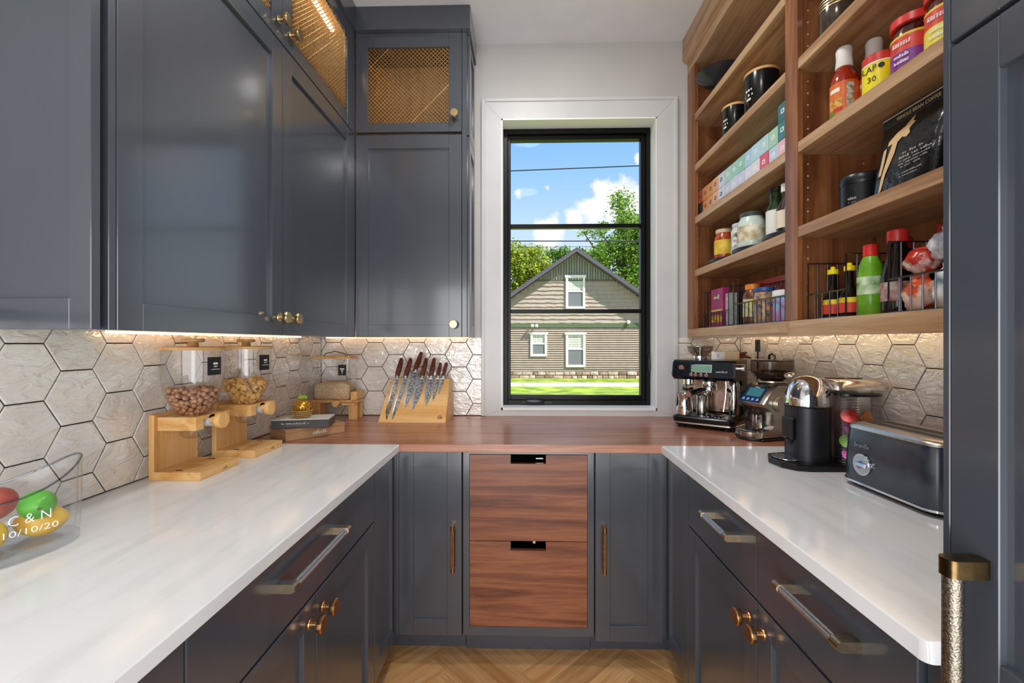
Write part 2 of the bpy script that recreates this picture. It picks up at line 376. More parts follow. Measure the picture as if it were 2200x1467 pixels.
# hexagonal tiles, one object each
HH = .1374; S = HH/math.sqrt(3)
def clip(poly, ax, val, keep_less):
    out = []
    for i in range(len(poly)):
        a, b = poly[i], poly[(i+1) % len(poly)]
        ia = (a[ax] <= val) == keep_less; ib = (b[ax] <= val) == keep_less
        if ia: out.append(a)
        if ia != ib:
            t = (val-a[ax])/(b[ax]-a[ax]); out.append(tuple(a[k]+t*(b[k]-a[k]) for k in (0, 1)))
    return out
def tiles(parent, t0, s, z1, tmin, tmax, zmin, zmax, conv, n):
    h = s*math.sqrt(3); g = .0016
    for k in range(-3, n):
        for r in range(-2, 6):
            ct = t0+k*1.5*s+s/2; cz = z1-(2*r+1+(k % 2))*h/2
            R = s-g*1.155
            poly = [(ct+R*math.cos(PI/3*j), cz+R*math.sin(PI/3*j)) for j in range(6)]
            for ax, val, less in ((0, tmin, False), (0, tmax, True), (1, zmin, False), (1, zmax, True)):
                if poly: poly = clip(poly, ax, val, less)
            if len(poly) < 3: continue
            xs = [p[0] for p in poly]; zs = [p[1] for p in poly]
            if max(xs)-min(xs) < .004 or max(zs)-min(zs) < .004: continue
            ta, tb = random.uniform(-.010, .010), random.uniform(-.010, .010)
            cx, cy = sum(xs)/len(xs), sum(zs)/len(zs)
            hgt = lambda p, b: b+(p[0]-cx)*ta+(p[1]-cy)*tb
            sh = lambda p, f: (cx+(p[0]-cx)*f, cy+(p[1]-cy)*f)
            f = 1-.0016/max(.02, min(max(xs)-min(xs), max(zs)-min(zs))/2)
            mb = MB(); mb.loft([[conv(*p, 0) for p in poly], [conv(*p, hgt(p, .0024)) for p in poly], [conv(*sh(p, f), hgt(p, .0034)) for p in poly]])
            mb.build('tile', TILE, parent, smooth=12)
gl_ = MB().box(XL, XL+.003, .1, YB, ZT-.03, 1.40); gl_.build('grout', GROUT, wl, smooth=0)
tiles(wl, .9422-6*1.5*S, S, 1.324, .1, YB-.0045, ZT+.003, 1.375, lambda t, z, d: (XL+.003+d, t, z), 26)
gb = MB(); gb.box(XL, -.23, YB-.003, YB, ZT-.03, 1.352); gb.box(.853, XR, YB-.003, YB, ZT-.03, 1.352); gb.build('grout', GROUT, wb, smooth=0)
tiles(wb, -1.1126, S, 1.3266, XL+.0075, -.2285, ZT+.003, 1.355, lambda t, z, d: (t, YB-.003-d, z), 12)
tiles(wb, .853, .0803, 1.322, .855, XR-.0075, ZT+.003, 1.354, lambda t, z, d: (t, YB-.003-d, z), 6)
gr_ = MB().box(XR-.003, XR, .62, YB, ZT-.03, 1.40); gr_.build('grout', GROUT, wr, smooth=0)
tiles(wr, -2.427, .0805, 1.319, -(YB-.0045), -.62, ZT+.003, 1.375, lambda t, z, d: (XR-.003-d, -t, z), 22)

# window: casing, reveal, black frame, muntins, panes
win = MB().box(0, .001, 0, .001, 0, .001)
OX0, OX1, OZ0, OZ1 = -.227, .852, ZT+.001, 2.684
win = thing('window_1', None, None, (.31, YB, ZT)); win['kind'] = 'structure'; wo_ = (.31, YB, ZT)
def casing(name, poly, d0, d1): MB().prism(poly, d0, d1, 'y').build(name, TRIM, win, smooth=0, off=wo_)
g = .0006
YF = YB-.021
casing('casing_head', [(OX0, OZ1), (OX1, OZ1), (WX1, WZ1), (WX0, WZ1)], YF, YB)
casing('casing_side', [(OX0, OZ0+g), (OX0, OZ1-g), (WX0, WZ1-g), (WX0, WZ0)], YF+.0006, YB)
casing('casing_side', [(OX1, OZ1-g), (OX1, OZ0+g), (WX1, WZ0), (WX1, WZ1-g)], YF+.0006, YB)
casing('casing_sill', [(OX0, OZ0), (WX0, WZ0-g), (WX1, WZ0-g), (OX1, OZ0)], YF+.001, YB)
bb = MB(); B = .016
bb.box(OX0-.004, OX0+B, YF-.007, YB, OZ0, OZ1+.004, b=.003); bb.box(OX1-B, OX1+.004, YF-.007, YB, OZ0, OZ1+.004, b=.003); bb.box(OX0+B, OX1-B, YF-.007, YB, OZ1-B, OZ1+.004, b=.003)
bb.build('backband', TRIM, win, off=wo_)
FY0, FY1 = 2.545, 2.612
rv = MB(); rv.box(WX0, WX0+.008, YF-.003, FY1, WZ0, WZ1); rv.box(WX1-.006, WX1, YF-.003, FY1, WZ0, WZ1); rv.box(WX0, WX1, YF-.003, FY1, WZ1-.008, WZ1); rv.box(WX0, WX1, YF-.003, FY1, WZ0, WZ0+.014)
rv.build('reveal', M('#f4f4f3', .4), win, smooth=0, off=wo_)
FX0, FX1, FZ0, FZ1 = WX0+.008, WX1-.006, WZ0+.014, WZ1-.008
T1 = .024
fr = MB()
for a in ((FX0, FX0+T1, FZ0, FZ1), (FX1-T1, FX1, FZ0, FZ1), (FX0+T1, FX1-T1, FZ1-T1-.006, FZ1), (FX0+T1, FX1-T1, FZ0, FZ0+T1+.004)): fr.box(a[0], a[1], FY0, FY1, a[2], a[3], b=.002)
fr.build('window_frame', BLACKFR, win, off=wo_)
T2 = .026; SX0, SX1, SZ0, SZ1 = FX0+T1, FX1-T1, FZ0+T1+.004, FZ1-T1-.006
sa = MB(); SY0, SY1 = FY0+.018, FY1-.004
for a in ((SX0, SX0+T2*.65, SZ0, SZ1), (SX1-T2, SX1, SZ0, SZ1), (SX0+T2*.65, SX1-T2, SZ1-T2, SZ1), (SX0+T2*.65, SX1-T2, SZ0, SZ0+T2)): sa.box(a[0], a[1], SY0, SY1, a[2], a[3], b=.002)
sa.build('sash', BLACKFR, win, off=wo_)
GX0, GX1, GZ0, GZ1 = SX0+T2*.65, SX1-T2, SZ0+T2, SZ1-T2
zs = [GZ0, 1.509, 2.007, GZ1]
for z in zs[1:3]: MB().box(GX0, GX1, SY0+.004, SY1-.004, z-.0115, z+.0115, b=.002).build('muntin', BLACKFR, win, off=wo_)
for i in range(3):
    MB().box(GX0, GX1, SY0+.02, SY0+.024, zs[i]+(.0115 if i else 0), zs[i+1]-(.0115 if i < 2 else 0)).build('pane', PANE, win, smooth=0, off=wo_)
op = MB(); op.box(-.01, .17, FY0-.006, FY0+.01, FZ0+.010, FZ0+.022, b=.003); op.box(.02, .125, FY0-.014, FY0+.004, FZ0+.008, FZ0+.034, b=.005)
op.build('window_crank', BLACKP, win, off=wo_)
lv = MB(); lv.box(FX1-.018, FX1-.004, FY0-.012, FY0, 1.15, 1.26, b=.004); lv.cyl((FX1-.011, FY0-.012, 1.24), (FX1-.011, FY0-.014, 1.17), .006)
lv.build('latch', BLACKP, win, off=wo_)

# rings around the added ceiling fill lights, out of view
for i, (x, y) in enumerate(CEIL_FILLS):
    c = MB().lathe([(.125, -.004), (.15, -.004), (.155, 0), (.155, .0), (.14, .0)], 32)
    c.build('downlight', TRIM, None, loc=(x, y, ZC-.002))
    o = bpy.context.scene.collection.objects[-1]
    tag(o, ['round white downlight in the ceiling nearest the doorway', 'round white downlight in the ceiling before the window'][i], 'downlight', 'ceiling downlights')
# ================================================================== CABINETS
# a shaker front: frame with a recessed panel.  face = direction it looks, P = plane position of its face
def P3(face, plane, t, z, d):
    # d = depth behind the face
    if face == '+x': return (plane-d, t, z)
    if face == '-x': return (plane+d, t, z)
    if face == '-y': return (t, plane+d, z)
    if face == '+y': return (t, plane-d, z)
def bxf(mb, face, plane, t0, t1, z0, z1, d0, d1, m=0, b=0):
    a = P3(face, plane, t0, z0, d0); c = P3(face, plane, t1, z1, d1)
    mb.box(a[0], c[0], a[1], c[1], a[2], c[2], m, b)
def shaker(face, plane, t0, t1, z0, z1, st=.06, th=.02, rec=.011, panel=True, rails=None):
    mb = MB(); rl = rails or (st, st)
    bxf(mb, face, plane, t0, t0+st, z0, z1, 0, th, b=.0012); bxf(mb, face, plane, t1-st, t1, z0, z1, 0, th, b=.0012)
    bxf(mb, face, plane, t0+st, t1-st, z0, z0+rl[0], 0, th, b=.0008); bxf(mb, face, plane, t0+st, t1-st, z1-rl[1], z1, 0, th, b=.0008)
    if panel: bxf(mb, face, plane, t0+st-.002, t1-st+.002, z0+rl[0]-.002, z1-rl[1]+.002, rec, th-.001)
    return mb
def knob_mesh():
    mb = MB(); mb.lathe([(0, 0), (.010, 0), (.011, .002), (.010, .0045), (.0055, .005), (.0055, .020), (.008, .021)], 16, caps=False)
    mb.lathe([(0, .0205), (.0145, .0205), (.0165, .022), (.0175, .0255), (.0175, .031), (.0160, .0335), (.0, .0340)], 12, caps=False)
    return mb.build('knob', BRASS, smooth=28)
KNOB = knob_mesh(); KNOB.data.transform(Matrix.Diagonal((1.2, 1.2, 1.12, 1)))
KN2 = KNOB.data.copy(); KN2.materials.clear(); KN2.materials.append(BRONZE)
ROT = {'+x': (0, PI/2, 0), '-x': (0, -PI/2, 0), '-y': (PI/2, 0, 0)}
def knob(parent, face, pos, off, mesh=None):
    return inst(mesh or KNOB.data, 'knob', parent, tuple(pos[i]-off[i] for i in range(3)), ROT[face])
bpy.data.objects.remove(KNOB, do_unlink=True) if False else COL.objects.unlink(KNOB)
SOFTBR = noisy('soft_brass', '#a8957a', '#b8a58a', 80, .30, metal=1)
def handle(parent, face, plane, a, b, z, off, mat, vert=None, proj=.033, r=.0086):
    # bar pull: two posts and a fluted bar; along t from a to b at height z (or vertical z a..b at t = vert)
    mb = MB(); pt = (lambda t, d: P3(face, plane, t, z, -d)) if vert is None else (lambda t, d: P3(face, plane, vert, t, -d))
    ax_ = {'+x': 0, '-x': 0, '-y': 1}[face]
    for t, s_ in ((a, 1), (b, -1)):
        # flat slab post with a rounded nose that carries the bar
        mb = MB(); n_ = 8; hw, ln = r*1.12, .021
        prof = [(0, -hw), (proj, -hw)]+[(proj+hw*math.sin(PI*k/n_), -hw*math.cos(PI*k/n_)) for k in range(1, n_)]+[(proj, hw), (0, hw)]
        def q_(d, o, along):
            tt = t+s_*along
            return P3(face, plane, tt, z+o, -d) if vert is None else P3(face, plane, vert+o, tt, -d)
        mb.loft([[q_(d, o, 0) for d, o in prof], [q_(d, o, ln) for d, o in prof]])
        o = mb.build('handle_post', BRONZE if mat is BRONZE else SOFTBR, parent, off=off, smooth=50)
    g = MB(); n = 16
    p0, p1 = Vector(pt(a+.020, proj)), Vector(pt(b-.020, proj)); q = (p1-p0).to_track_quat('Z', 'Y')
    rg = lambda p: [tuple(p+q @ Vector(((r*(1.0 if j % 2 else .90))*math.cos(PI*j/n), (r*(1.0 if j % 2 else .90))*math.sin(PI*j/n), 0))) for j in range(2*n)]
    g.loft([rg(p0), rg(p1)])
    g.build('handle_grip', mat, parent, smooth=20, off=off)
    return o
def wire_mesh(face, plane, t0, t1, z0, z1, pitch=.0185, d=.011, r=.0019):
    mb = MB(); W, H = t1-t0, z1-z0
    for sgn in (1, -1):
        k = -H
        while k < W+H:
            # line t = k + s, z = s (sgn 1)  or  z = H - s
            s0, s1 = max(0, -k), min(H, W-k)
            if s1-s0 > .003:
                nseg = max(1, int((s1-s0)/(pitch/2))) if False else 1
                zz = lambda s: z0+s if sgn > 0 else z1-s
                p0 = P3(face, plane, t0+k+s0, zz(s0), d+sgn*r*.8); p1 = P3(face, plane, t0+k+s1, zz(s1), d+sgn*r*.8)
                mb.tube([p0, p1], r, 4)
            k += pitch
    return mb
U0, U1, U2, U3 = 1.352, 2.374, 2.380, 2.888       # wall-cabinet levels

INTER = wood('maple_cabinet_interior', '#5c452e', '#6e5439', '#806448', 'Z', .8, .5)
# ---- wall cabinet along the left wall
o3 = (-1.0, 1.5, U0)
wc = thing('wall_cabinet', 'navy wall cabinet with four doors along the left wall, over the food dispensers', 'cabinet', o3)
PX = -.847; D0, D1, D2 = .8965, 1.5285, 2.161
b = MB(); b.box(XL, PX-.022, .861, 2.2, U0+.004, U1); b.build('body', NAVY, wc, smooth=0, off=o3)
b = MB(); b.box(XL, XL+.012, .861, 2.4, U1, U3); b.box(XL, PX-.022, .861, .879, U1, U3); b.box(XL, PX-.022, .861, 2.2, U3-.016, U3); b.box(XL+.012, PX-.022, .879, 2.2, U1, U1+.003)
b.build('lit_interior', INTER, wc, smooth=0, off=o3)
MB().box(PX-.03, PX-.002, .879, .8955, U0, U3, b=.001).build('stile', NAVY, wc, smooth=0, off=o3)
MB().box(PX-.022, PX-.001, D2+.003, 2.199, U0, U3).build('stile', NAVY, wc, smooth=0, off=o3)
ep = MB(); ep_ = shaker('-y', .84, XL, PX, U0, U3, st=.044, th=.02, rails=(.062, .06)); ep_.build('end_panel', NAVY, wc, off=o3, smooth=20)
for (y0, y1, ky) in ((D0, D1-.0015, 1.502), (D1+.0015, D2, 1.580)):
    d = shaker('+x', PX, y0, y1, U0, U1, st=.062, rails=(.062, .066)).build('door', NAVY, wc, off=o3, smooth=20)
    knob(d, '+x', (PX, ky, 1.413), o3)
    d = shaker('+x', PX, y0, y1, U2, U3, st=.062, rails=(.058, .075), panel=False).build('mesh_door', NAVY, wc, off=o3, smooth=20)
    knob(d, '+x', (PX, ky, 2.447), o3)
    tag(wire_mesh('+x', PX, y0+.06, y1-.06, U2+.056, U3-.073).build('wire_mesh', GOLDWIRE, d, off=o3, smooth=0), 'gold diamond wire mesh')
b = MB(); b.box(XL, PX+.014, .826, 2.175, U3, ZC-.001, b=.001); b.build('crown', NAVY, wc, smooth=0, off=o3)
LED = M((1.0, .74, .44), .5, name='warm_led', emit=14)
b = MB(); b.box(PX-.100, PX-.082, .93, 2.14, U3-.030, U3-.017); tag(b.build('led_strip', LED, wc, smooth=0, off=o3), 'glowing warm light strip')
b = MB(); b.box(XL+.03, XL+.036, 1.15, 2.18, U0-.001, U0+.004); b.build('under_cabinet_strip', M((1, .60, .30), .5, name='warm_led_low', emit=5.0), wc, smooth=0, off=o3)

# ---- wall cabinet in the back-left corner
o3 = (-.56, 2.35, U0)
wc2 = thing('wall_cabinet', 'narrow navy wall cabinet with one mesh door left of the window', 'cabinet', o3)
PY = 2.2
b = MB(); b.box(-.851, -.283, PY+.022, YB, U0+.004, U1); b.build('body', NAVY, wc2, smooth=0, off=o3)
b = MB(); b.box(-1.1, -.283, YB-.012, YB-.001, U1, U3); b.box(-.30, -.283, PY+.022, YB-.012, U1, U3); b.box(-.851, -.30, PY+.022, YB-.012, U3-.016, U3); b.box(-.851, -.30, PY+.022, YB-.012, U1, U1+.003)
b.build('lit_interior', INTER, wc2, smooth=0, off=o3)
MB().box(-.306, -.2815, PY+.002, PY+.024, U0, U3, b=.001).build('stile', NAVY, wc2, smooth=0, off=o3)
d = shaker('-y', PY, -.845, -.308, U0, U1, st=.0635, rails=(.063, .068)).build('door', NAVY, wc2, off=o3, smooth=20); knob(d, '-y', (-.345, PY, 1.417), o3)
d = shaker('-y', PY, -.845, -.308, U2+.008, U3, st=.0635, rails=(.046, .072), panel=False).build('mesh_door', NAVY, wc2, off=o3, smooth=20); knob(d, '-y', (-.341, PY, 2.466), o3)
tag(wire_mesh('-y', PY, -.783, -.370, U2+.052, U3-.070, pitch=.0205).build('wire_mesh', GOLDWIRE, d, off=o3, smooth=0), 'gold diamond wire mesh')
for z0, z1 in ((U0, U1), (U2, U3)):
    shaker('+x', -.270, PY+.026, YB, z0, z1, st=.05, th=.012, rec=.007, rails=(.06, .06)).build('side_panel', NAVY, wc2, off=o3, smooth=20)
b = MB(); b.box(-.86, -.262, 2.172, YB, U3, ZC-.001, b=.001); b.build('crown', NAVY, wc2, smooth=0, off=o3)
b = MB(); b.box(-.80, -.34, PY+.026, PY+.040, U3-.030, U3-.018); tag(b.build('led_strip', LED, wc2, smooth=0, off=o3), 'glowing warm light strip')
b = MB(); b.box(-1.1, -.30, YB-.038, YB-.030, U0-.001, U0+.004); b.build('under_cabinet_strip', M((1, .60, .30), .5, name='warm_led_low', emit=5.0), wc2, smooth=0, off=o3)

# ---- base cabinets, left run
BX = -.522; ZD0, ZD1, ZD2, ZD3 = .118, .693, .699, .878
def base_left():
    o3 = (-.84, 1.1, 0)
    t = thing('base_cabinet', 'navy base cabinet with a wide drawer over two doors, left of the aisle', 'cabinet', o3)
    MB().box(XL+.01, BX-.021, .645, 1.79, ZD0-.003, ZT-.031).build('body', NAVY_B, t, smooth=0, off=o3)
    MB().box(XL+.01, BX-.085, .645, 1.905, .0, ZD0-.003).build('toe_kick', NAVY, t, smooth=0, off=o3)
    d = MB(); d.box(BX-.02, BX, .668, 1.530, ZD2, ZD3, b=.0015); d = d.build('drawer_front', NAVY, t, off=o3)
    handle(d, '+x', BX, .912, 1.218, .806, o3, NICKEL)
    for y0, y1, ky in ((.668, 1.0955, 1.060), (1.0985, 1.530, 1.132)):
        d = shaker('+x', BX, y0, y1, ZD0, ZD1, st=.062).build('door', NAVY, t, off=o3, smooth=20); knob(d, '+x', (BX, ky, .638), o3, KN2)
    shaker('+x', BX, 1.534, 1.800, ZD0, ZD3, st=.06).build('filler_panel', NAVY, t, off=o3, smooth=20)
    MB().box(BX-.02, BX+.009, 1.802, 1.822, ZD0, ZD3).build('corner_post', NAVY, t, smooth=0, off=o3)
base_left()
def base_left_near():
    o3 = (-.84, .2, 0)
    t = thing('base_cabinet', 'navy base cabinet at the near end of the left run, below the fruit tub', 'cabinet', o3)
    MB().box(XL+.01, BX-.021, -.24, .641, ZD0-.003, ZT-.031).build('body', NAVY_B, t, smooth=0, off=o3)
    MB().box(XL+.01, BX-.085, -.24, .643, .0, ZD0-.003).build('toe_kick', NAVY, t, smooth=0, off=o3)
    d = MB(); d.box(BX-.02, BX, -.238, .664, ZD2, ZD3, b=.0015); d = d.build('drawer_front', NAVY, t, off=o3); handle(d, '+x', BX, .06, .366, .806, o3, NICKEL)
    for y0, y1, ky in ((-.238, .2115, .18), (.2145, .664, .246)):
        d = shaker('+x', BX, y0, y1, ZD0, ZD1, st=.062).build('door', NAVY, t, off=o3, smooth=20); knob(d, '+x', (BX, ky, .638), o3, KN2)
base_left_near()
# ---- base cabinets, right run
BR = .578
def base_right():
    o3 = (.9, 1.1, 0)
    t = thing('base_cabinet', 'navy base cabinet with two drawers over two doors, right of the aisle', 'cabinet', o3)
    MB().box(BR+.021, XR-.01, .657, 1.79, ZD0-.003, ZT-.031).build('body', NAVY_B, t, smooth=0, off=o3)
    MB().box(BR+.085, XR-.01, .64, 1.9, .0, ZD0-.003).build('toe_kick', NAVY, t, smooth=0, off=o3)
    MB().box(BR+.012, XR-.01, .634, .655, ZD0, ZT-.031, b=.001).build('end_panel', NAVY, t, off=o3)
    for y0, y1, ha, hb in ((1.1005, 1.5465, 1.18, 1.357), (.657, 1.0975, .762, .962)):
        d = MB(); d.box(BR, BR+.02, y0, y1, .690, ZD3, b=.0015); d = d.build('drawer_front', NAVY, t, off=o3); handle(d, '-x', BR, ha, hb, .805, o3, NICKEL)
    for y0, y1, ky in ((1.1005, 1.5465, 1.136), (.657, 1.0975, 1.068)):
        d = shaker('-x', BR, y0, y1, ZD0, .684, st=.062).build('door', NAVY, t, off=o3, smooth=20); knob(d, '-x', (BR, ky, .626), o3, KN2)
    shaker('-x', BR, 1.5505, 1.800, ZD0, ZD3, st=.06).build('filler_panel', NAVY, t, off=o3, smooth=20)
    MB().box(BR-.007, BR+.02, 1.802, 1.822, ZD0, ZD3).build('corner_post', NAVY, t, smooth=0, off=o3)
base_right()
# ---- base cabinets under the window
PYB = 1.790
def base_back(label, x0, x1, hx, z0):
    o3 = ((x0+x1)/2, 2.1, 0)
    t = thing('base_cabinet', label, 'cabinet', o3)
    MB().box(x0-.0, x1+.0, PYB+.021, YB-.01, ZD0-.003, ZT-.032).build('body', NAVY_B, t, smooth=0, off=o3)
    MB().box(x0-(.098 if x0 < 0 else 0), x1+(.098 if x0 > 0 else 0), PYB+.12, PYB+.14, 0, ZD0-.003).build('toe_kick', NAVY, t, smooth=0, off=o3)
    d = shaker('-y', PYB, x0+.001, x1-.001, z0, .880, st=.0605, rails=(.064, .064)).build('door', NAVY, t, off=o3, smooth=20)
    handle(d, '-y', PYB, .397, .586, None, o3, BRONZE, vert=hx, proj=.026, r=.0066)
base_back('narrow navy pull-out cabinet left of the walnut drawers', -.510, -.249, -.284, .127)
base_back('narrow navy pull-out cabinet right of the walnut drawers', .2935, .5685, .328, .112)
o3 = (.02, 2.1, 0)
dc = thing('drawer_cabinet', 'navy framed cabinet with two walnut drawers under the window', 'cabinet', o3)
b = MB(); b.box(-.245, -.2195, PYB+.008, PYB+.03, .125, .8825); b.box(.2645, .290, PYB+.008, PYB+.03, .125, .8825); b.box(-.2195, .2645, PYB+.008, PYB+.03, .125, .161); b.box(-.2195, .2645, PYB+.008, PYB+.03, .869, .8825)
b.build('face_frame', NAVY, dc, smooth=0, off=o3)
b = MB(); b.box(-.245, .290, YB-.04, YB-.02, .12, .8825); b.box(-.245, -.2195, PYB+.03, YB-.04, .12, .8825); b.box(.2645, .290, PYB+.03, YB-.04, .12, .8825); b.box(-.2195, .2645, PYB+.03, YB-.04, .12, .14)
b.build('body', BLACKM, dc, smooth=0, off=o3)
MB().box(-.245, .290, PYB+.11, PYB+.13, 0, .123).build('toe_kick', NAVY, dc, smooth=0, off=o3)
for z0, z1 in ((.5145, .8665), (.1635, .5115)):
    nx0, nx1, nd = -.0495, .0945, .0365
    b = MB().prism([(-.2175, z0), (.2625, z0), (.2625, z1), (nx1, z1), (nx1, z1-nd), (nx0, z1-nd), (nx0, z1), (-.2175, z1)], PYB+.006, PYB+.026, 'y')
    d = b.build('drawer_front', WALNUT_X, dc, smooth=0, off=o3); tag(d, 'walnut drawer front with a finger notch')
    MB().box(-.205, .25, PYB+.027, PYB+.04, z0+.02, z1-.06).build('drawer_box', BLACKM, d, smooth=0, off=o3)
lk = MB(); lk.box(.055, .085, PYB+.05, PYB+.056, .838, .842, X=None); lk.build('latch_pin', CHROME, dc, off=o3)
lk = MB(); lk.cyl((.047, PYB+.045, .499), (.047, PYB+.03, .499), .006, 16); lk.build('lock_button', BRASS, dc, off=o3)

# ---- worktops
b = MB(); b.box(XL+.001, -.498, -.26, 1.762, ZT-.031, ZT, b=.003); tag(b.build('worktop', QUARTZ), 'white veined quartz worktop along the left wall', 'worktop')
pts = [(XR-.001, .615+.002), (XR-.001, 1.762), (.553, 1.762)] + [(.553+.013*(1-math.cos(t)), .628-.013*math.sin(t)) for t in [PI/2*i/6 for i in range(7)]]
b = MB(); sh = lambda d: [(min(max(x, .553+d), 2), max(y, .615+d)) for x, y in pts]
b.loft([[(x, y, ZT-.031) for x, y in pts], [(x, y, ZT-.003) for x, y in pts], [(x, y, ZT) for x, y in sh(.0025)]])
tag(b.build('worktop', QUARTZ), 'white quartz worktop along the right wall, under the coffee machines', 'worktop')
b = MB(); b.box(XL+.001, XR-.001, 1.764, YB-.004, ZT-.032, ZT, b=.002); tag(b.build('worktop', WALNUT_TOP), 'walnut worktop under the window', 'worktop')

# ---- tall cabinet on the right
o3 = (.9, .3, 0); TX = .575
tc_ = thing('tall_cabinet', 'tall navy pantry cabinet with a long knurled pull at the right edge', 'cabinet', o3)
MB().box(TX+.023, XR-.001, -.33, .6055, .1, 2.89).build('body', NAVY_B, tc_, smooth=0, off=o3)
MB().box(TX+.001, XR-.001, .6065, .6165, 0, 2.89, b=.001).build('side_panel', NAVY, tc_, smooth=0, off=o3)
MB().box(TX+.07, XR-.001, -.33, .6055, 0, .1).build('toe_kick', NAVY, tc_, smooth=0, off=o3)
def tall_door(z0, z1, mid=None):
    mb = shaker('-x', TX, -.012, .6045, z0, z1, st=.0605, rails=(.064, .064), rec=.0095, th=.022)
    if mid: bxf(mb, '-x', TX, .0485, .544, mid-.08, mid, 0, .02, b=.001)
    return mb.build('door', NAVY, tc_, off=o3, smooth=20)
d = tall_door(.11, 1.722, .936); tall_door(1.729, 2.885)
for hz in (1.036, .38): MB().prism(rrect(.524, .574, .5485, .5715, .008), hz, hz+.022, 'z').build('handle_post', noisy('dark_bronze', '#6b5638', '#7f6846', 80, .28, metal=1), d, off=o3)
MB().cyl((.5355, .560, .402), (.5355, .560, 1.036), .0105, 24).build('handle_grip', KNURL, d, off=o3)
MB().box(TX-.012, XR-.001, -.35, .6165, 2.89, ZC-.001, b=.001).build('crown', NAVY, tc_, smooth=0, off=o3)

# ---- open walnut shelving
o3 = (1.06, 1.5, 1.348); SXF = .915
sv = thing('open_shelving', 'walnut open shelving unit stacked with groceries on the right wall', 'shelving', o3)
S0 = .6335
MB().box(XR-.018, XR-.006, S0, YB-.004, 1.36, 2.86).build('back_panel', WALNUT_B, sv, smooth=0, off=o3)
for nm, y0, y1 in (('side_panel', YB-.028, YB-.006), ('divider', 1.5105, 1.5315), ('side_panel', S0, S0+.02)):
    MB().box(SXF+.018, XR-.019, y0, y1, 1.36, 2.86).build(nm, WALNUT_Z, sv, smooth=0, off=o3)
MB().box(XR-.30, XR-.006, 1.535, YB-.03, 1.36, 1.40).build('bottom_board', WALNUT_Y, sv, smooth=0, off=o3)
for y0, y1 in ((2.362, YB-.006), (1.487, 1.555), (S0, S0+.06)):
    MB().box(SXF, SXF+.02, y0, y1, 1.4015, 2.815, b=.001).build('stile', WALNUT_Z, sv, smooth=0, off=o3)
MB().box(SXF, SXF+.02, S0, YB-.006, 1.348, 1.4005, b=.001).build('bottom_rail', WALNUT_Y, sv, smooth=0, off=o3)
MB().box(SXF, SXF+.02, S0, YB-.006, 2.816, 2.872, b=.001).build('top_rail', WALNUT_Y, sv, smooth=0, off=o3)
MB().box(SXF+.02, XR-.006, S0+.021, 1.51, 1.36, 1.40).build('bottom_board', WALNUT_Y, sv, smooth=0, off=o3)
MB().box(SXF+.02, XR-.006, S0, YB-.006, 2.82, 2.86).build('top_board', WALNUT_Y, sv, smooth=0, off=o3)
b = MB().prism([(.888, 2.892), (.894, 2.880), (.912, 2.872), (.94, 2.872), (.94, ZC-.001), (.888, ZC-.001)], S0, YB-.006, 'y'); b.build('crown', WALNUT_Y, sv, smooth=0, off=o3)
SH = [2.545, 2.273, 1.9945, 1.712]
for z in SH:
    for y0, y1 in ((1.533, YB-.030), (S0+.022, 1.509)):
        mb = MB()
        f0, f1 = (1.556, 2.361) if y0 > 1.5 else (S0+.061, 1.486)
        mb.box(SXF+.002, SXF+.022, f0, f1, z-.0355, z, b=.0012); mb.box(SXF+.022, XR-.019, y0, y1, z-.033, z-.001)
        mb.build('shelf', WALNUT_Y, sv, smooth=0, off=o3)
ph = MB()
for yy in (2.4379, 1.5312, 1.5102):
    for xx in (.965, 1.15):
        for k in range(34):
            z = 1.45+k*.04
            if any(s-.045 < z < s+.01 for s in SH): continue
            sg = -1 if yy != 1.5312 else 1
            ph.box(xx-.0025, xx+.0025, yy, yy+sg*.0006, z-.0025, z+.0025)
tag(ph.build('shelf_pin_holes', M('#d9c7ad', .5), sv, smooth=0, off=o3), kind='stuff')
ld = MB(); ld.box(1.15, 1.162, S0+.05, YB-.04, 1.3555, 1.3605); ld.build('under_shelf_strip', M((1, .72, .45), .5, name='warm_led_shelf', emit=7.0), sv, smooth=0, off=o3)
# ================================================================== OUTSIDE THE WINDOW
GZ = -.45
LAWN = noisy('lawn_grass', '#5d7a1a', '#9fb23c', 1.6, .9, detail=8, bump=.5, bscale=14, bdist=.05)
g = MB(); g.box(-40, 60, 2.9, 17.8, GZ-.2, GZ); tag(g.build('lawn', LAWN, smooth=0), 'green lawn this side of the pavement', 'lawn', kind='structure')
g = MB(); g.box(-40, 60, 19.4, 70, GZ-.2, GZ-.005); tag(g.build('lawn', LAWN, smooth=0), 'strip of lawn in front of the neighbouring house', 'lawn', kind='structure')
walk = thing('pavement', None, None, (0, 18.6, GZ)); walk['kind'] = 'structure'
CONC = noisy('pale_concrete', '#d9cdb6', '#ece2cd', 3, .85)
for i in range(-9, 18):
    MB().box(i*1.52+.01, i*1.52+1.51, -.78, .78, -.12, .012, b=.01).build('slab', CONC, walk)
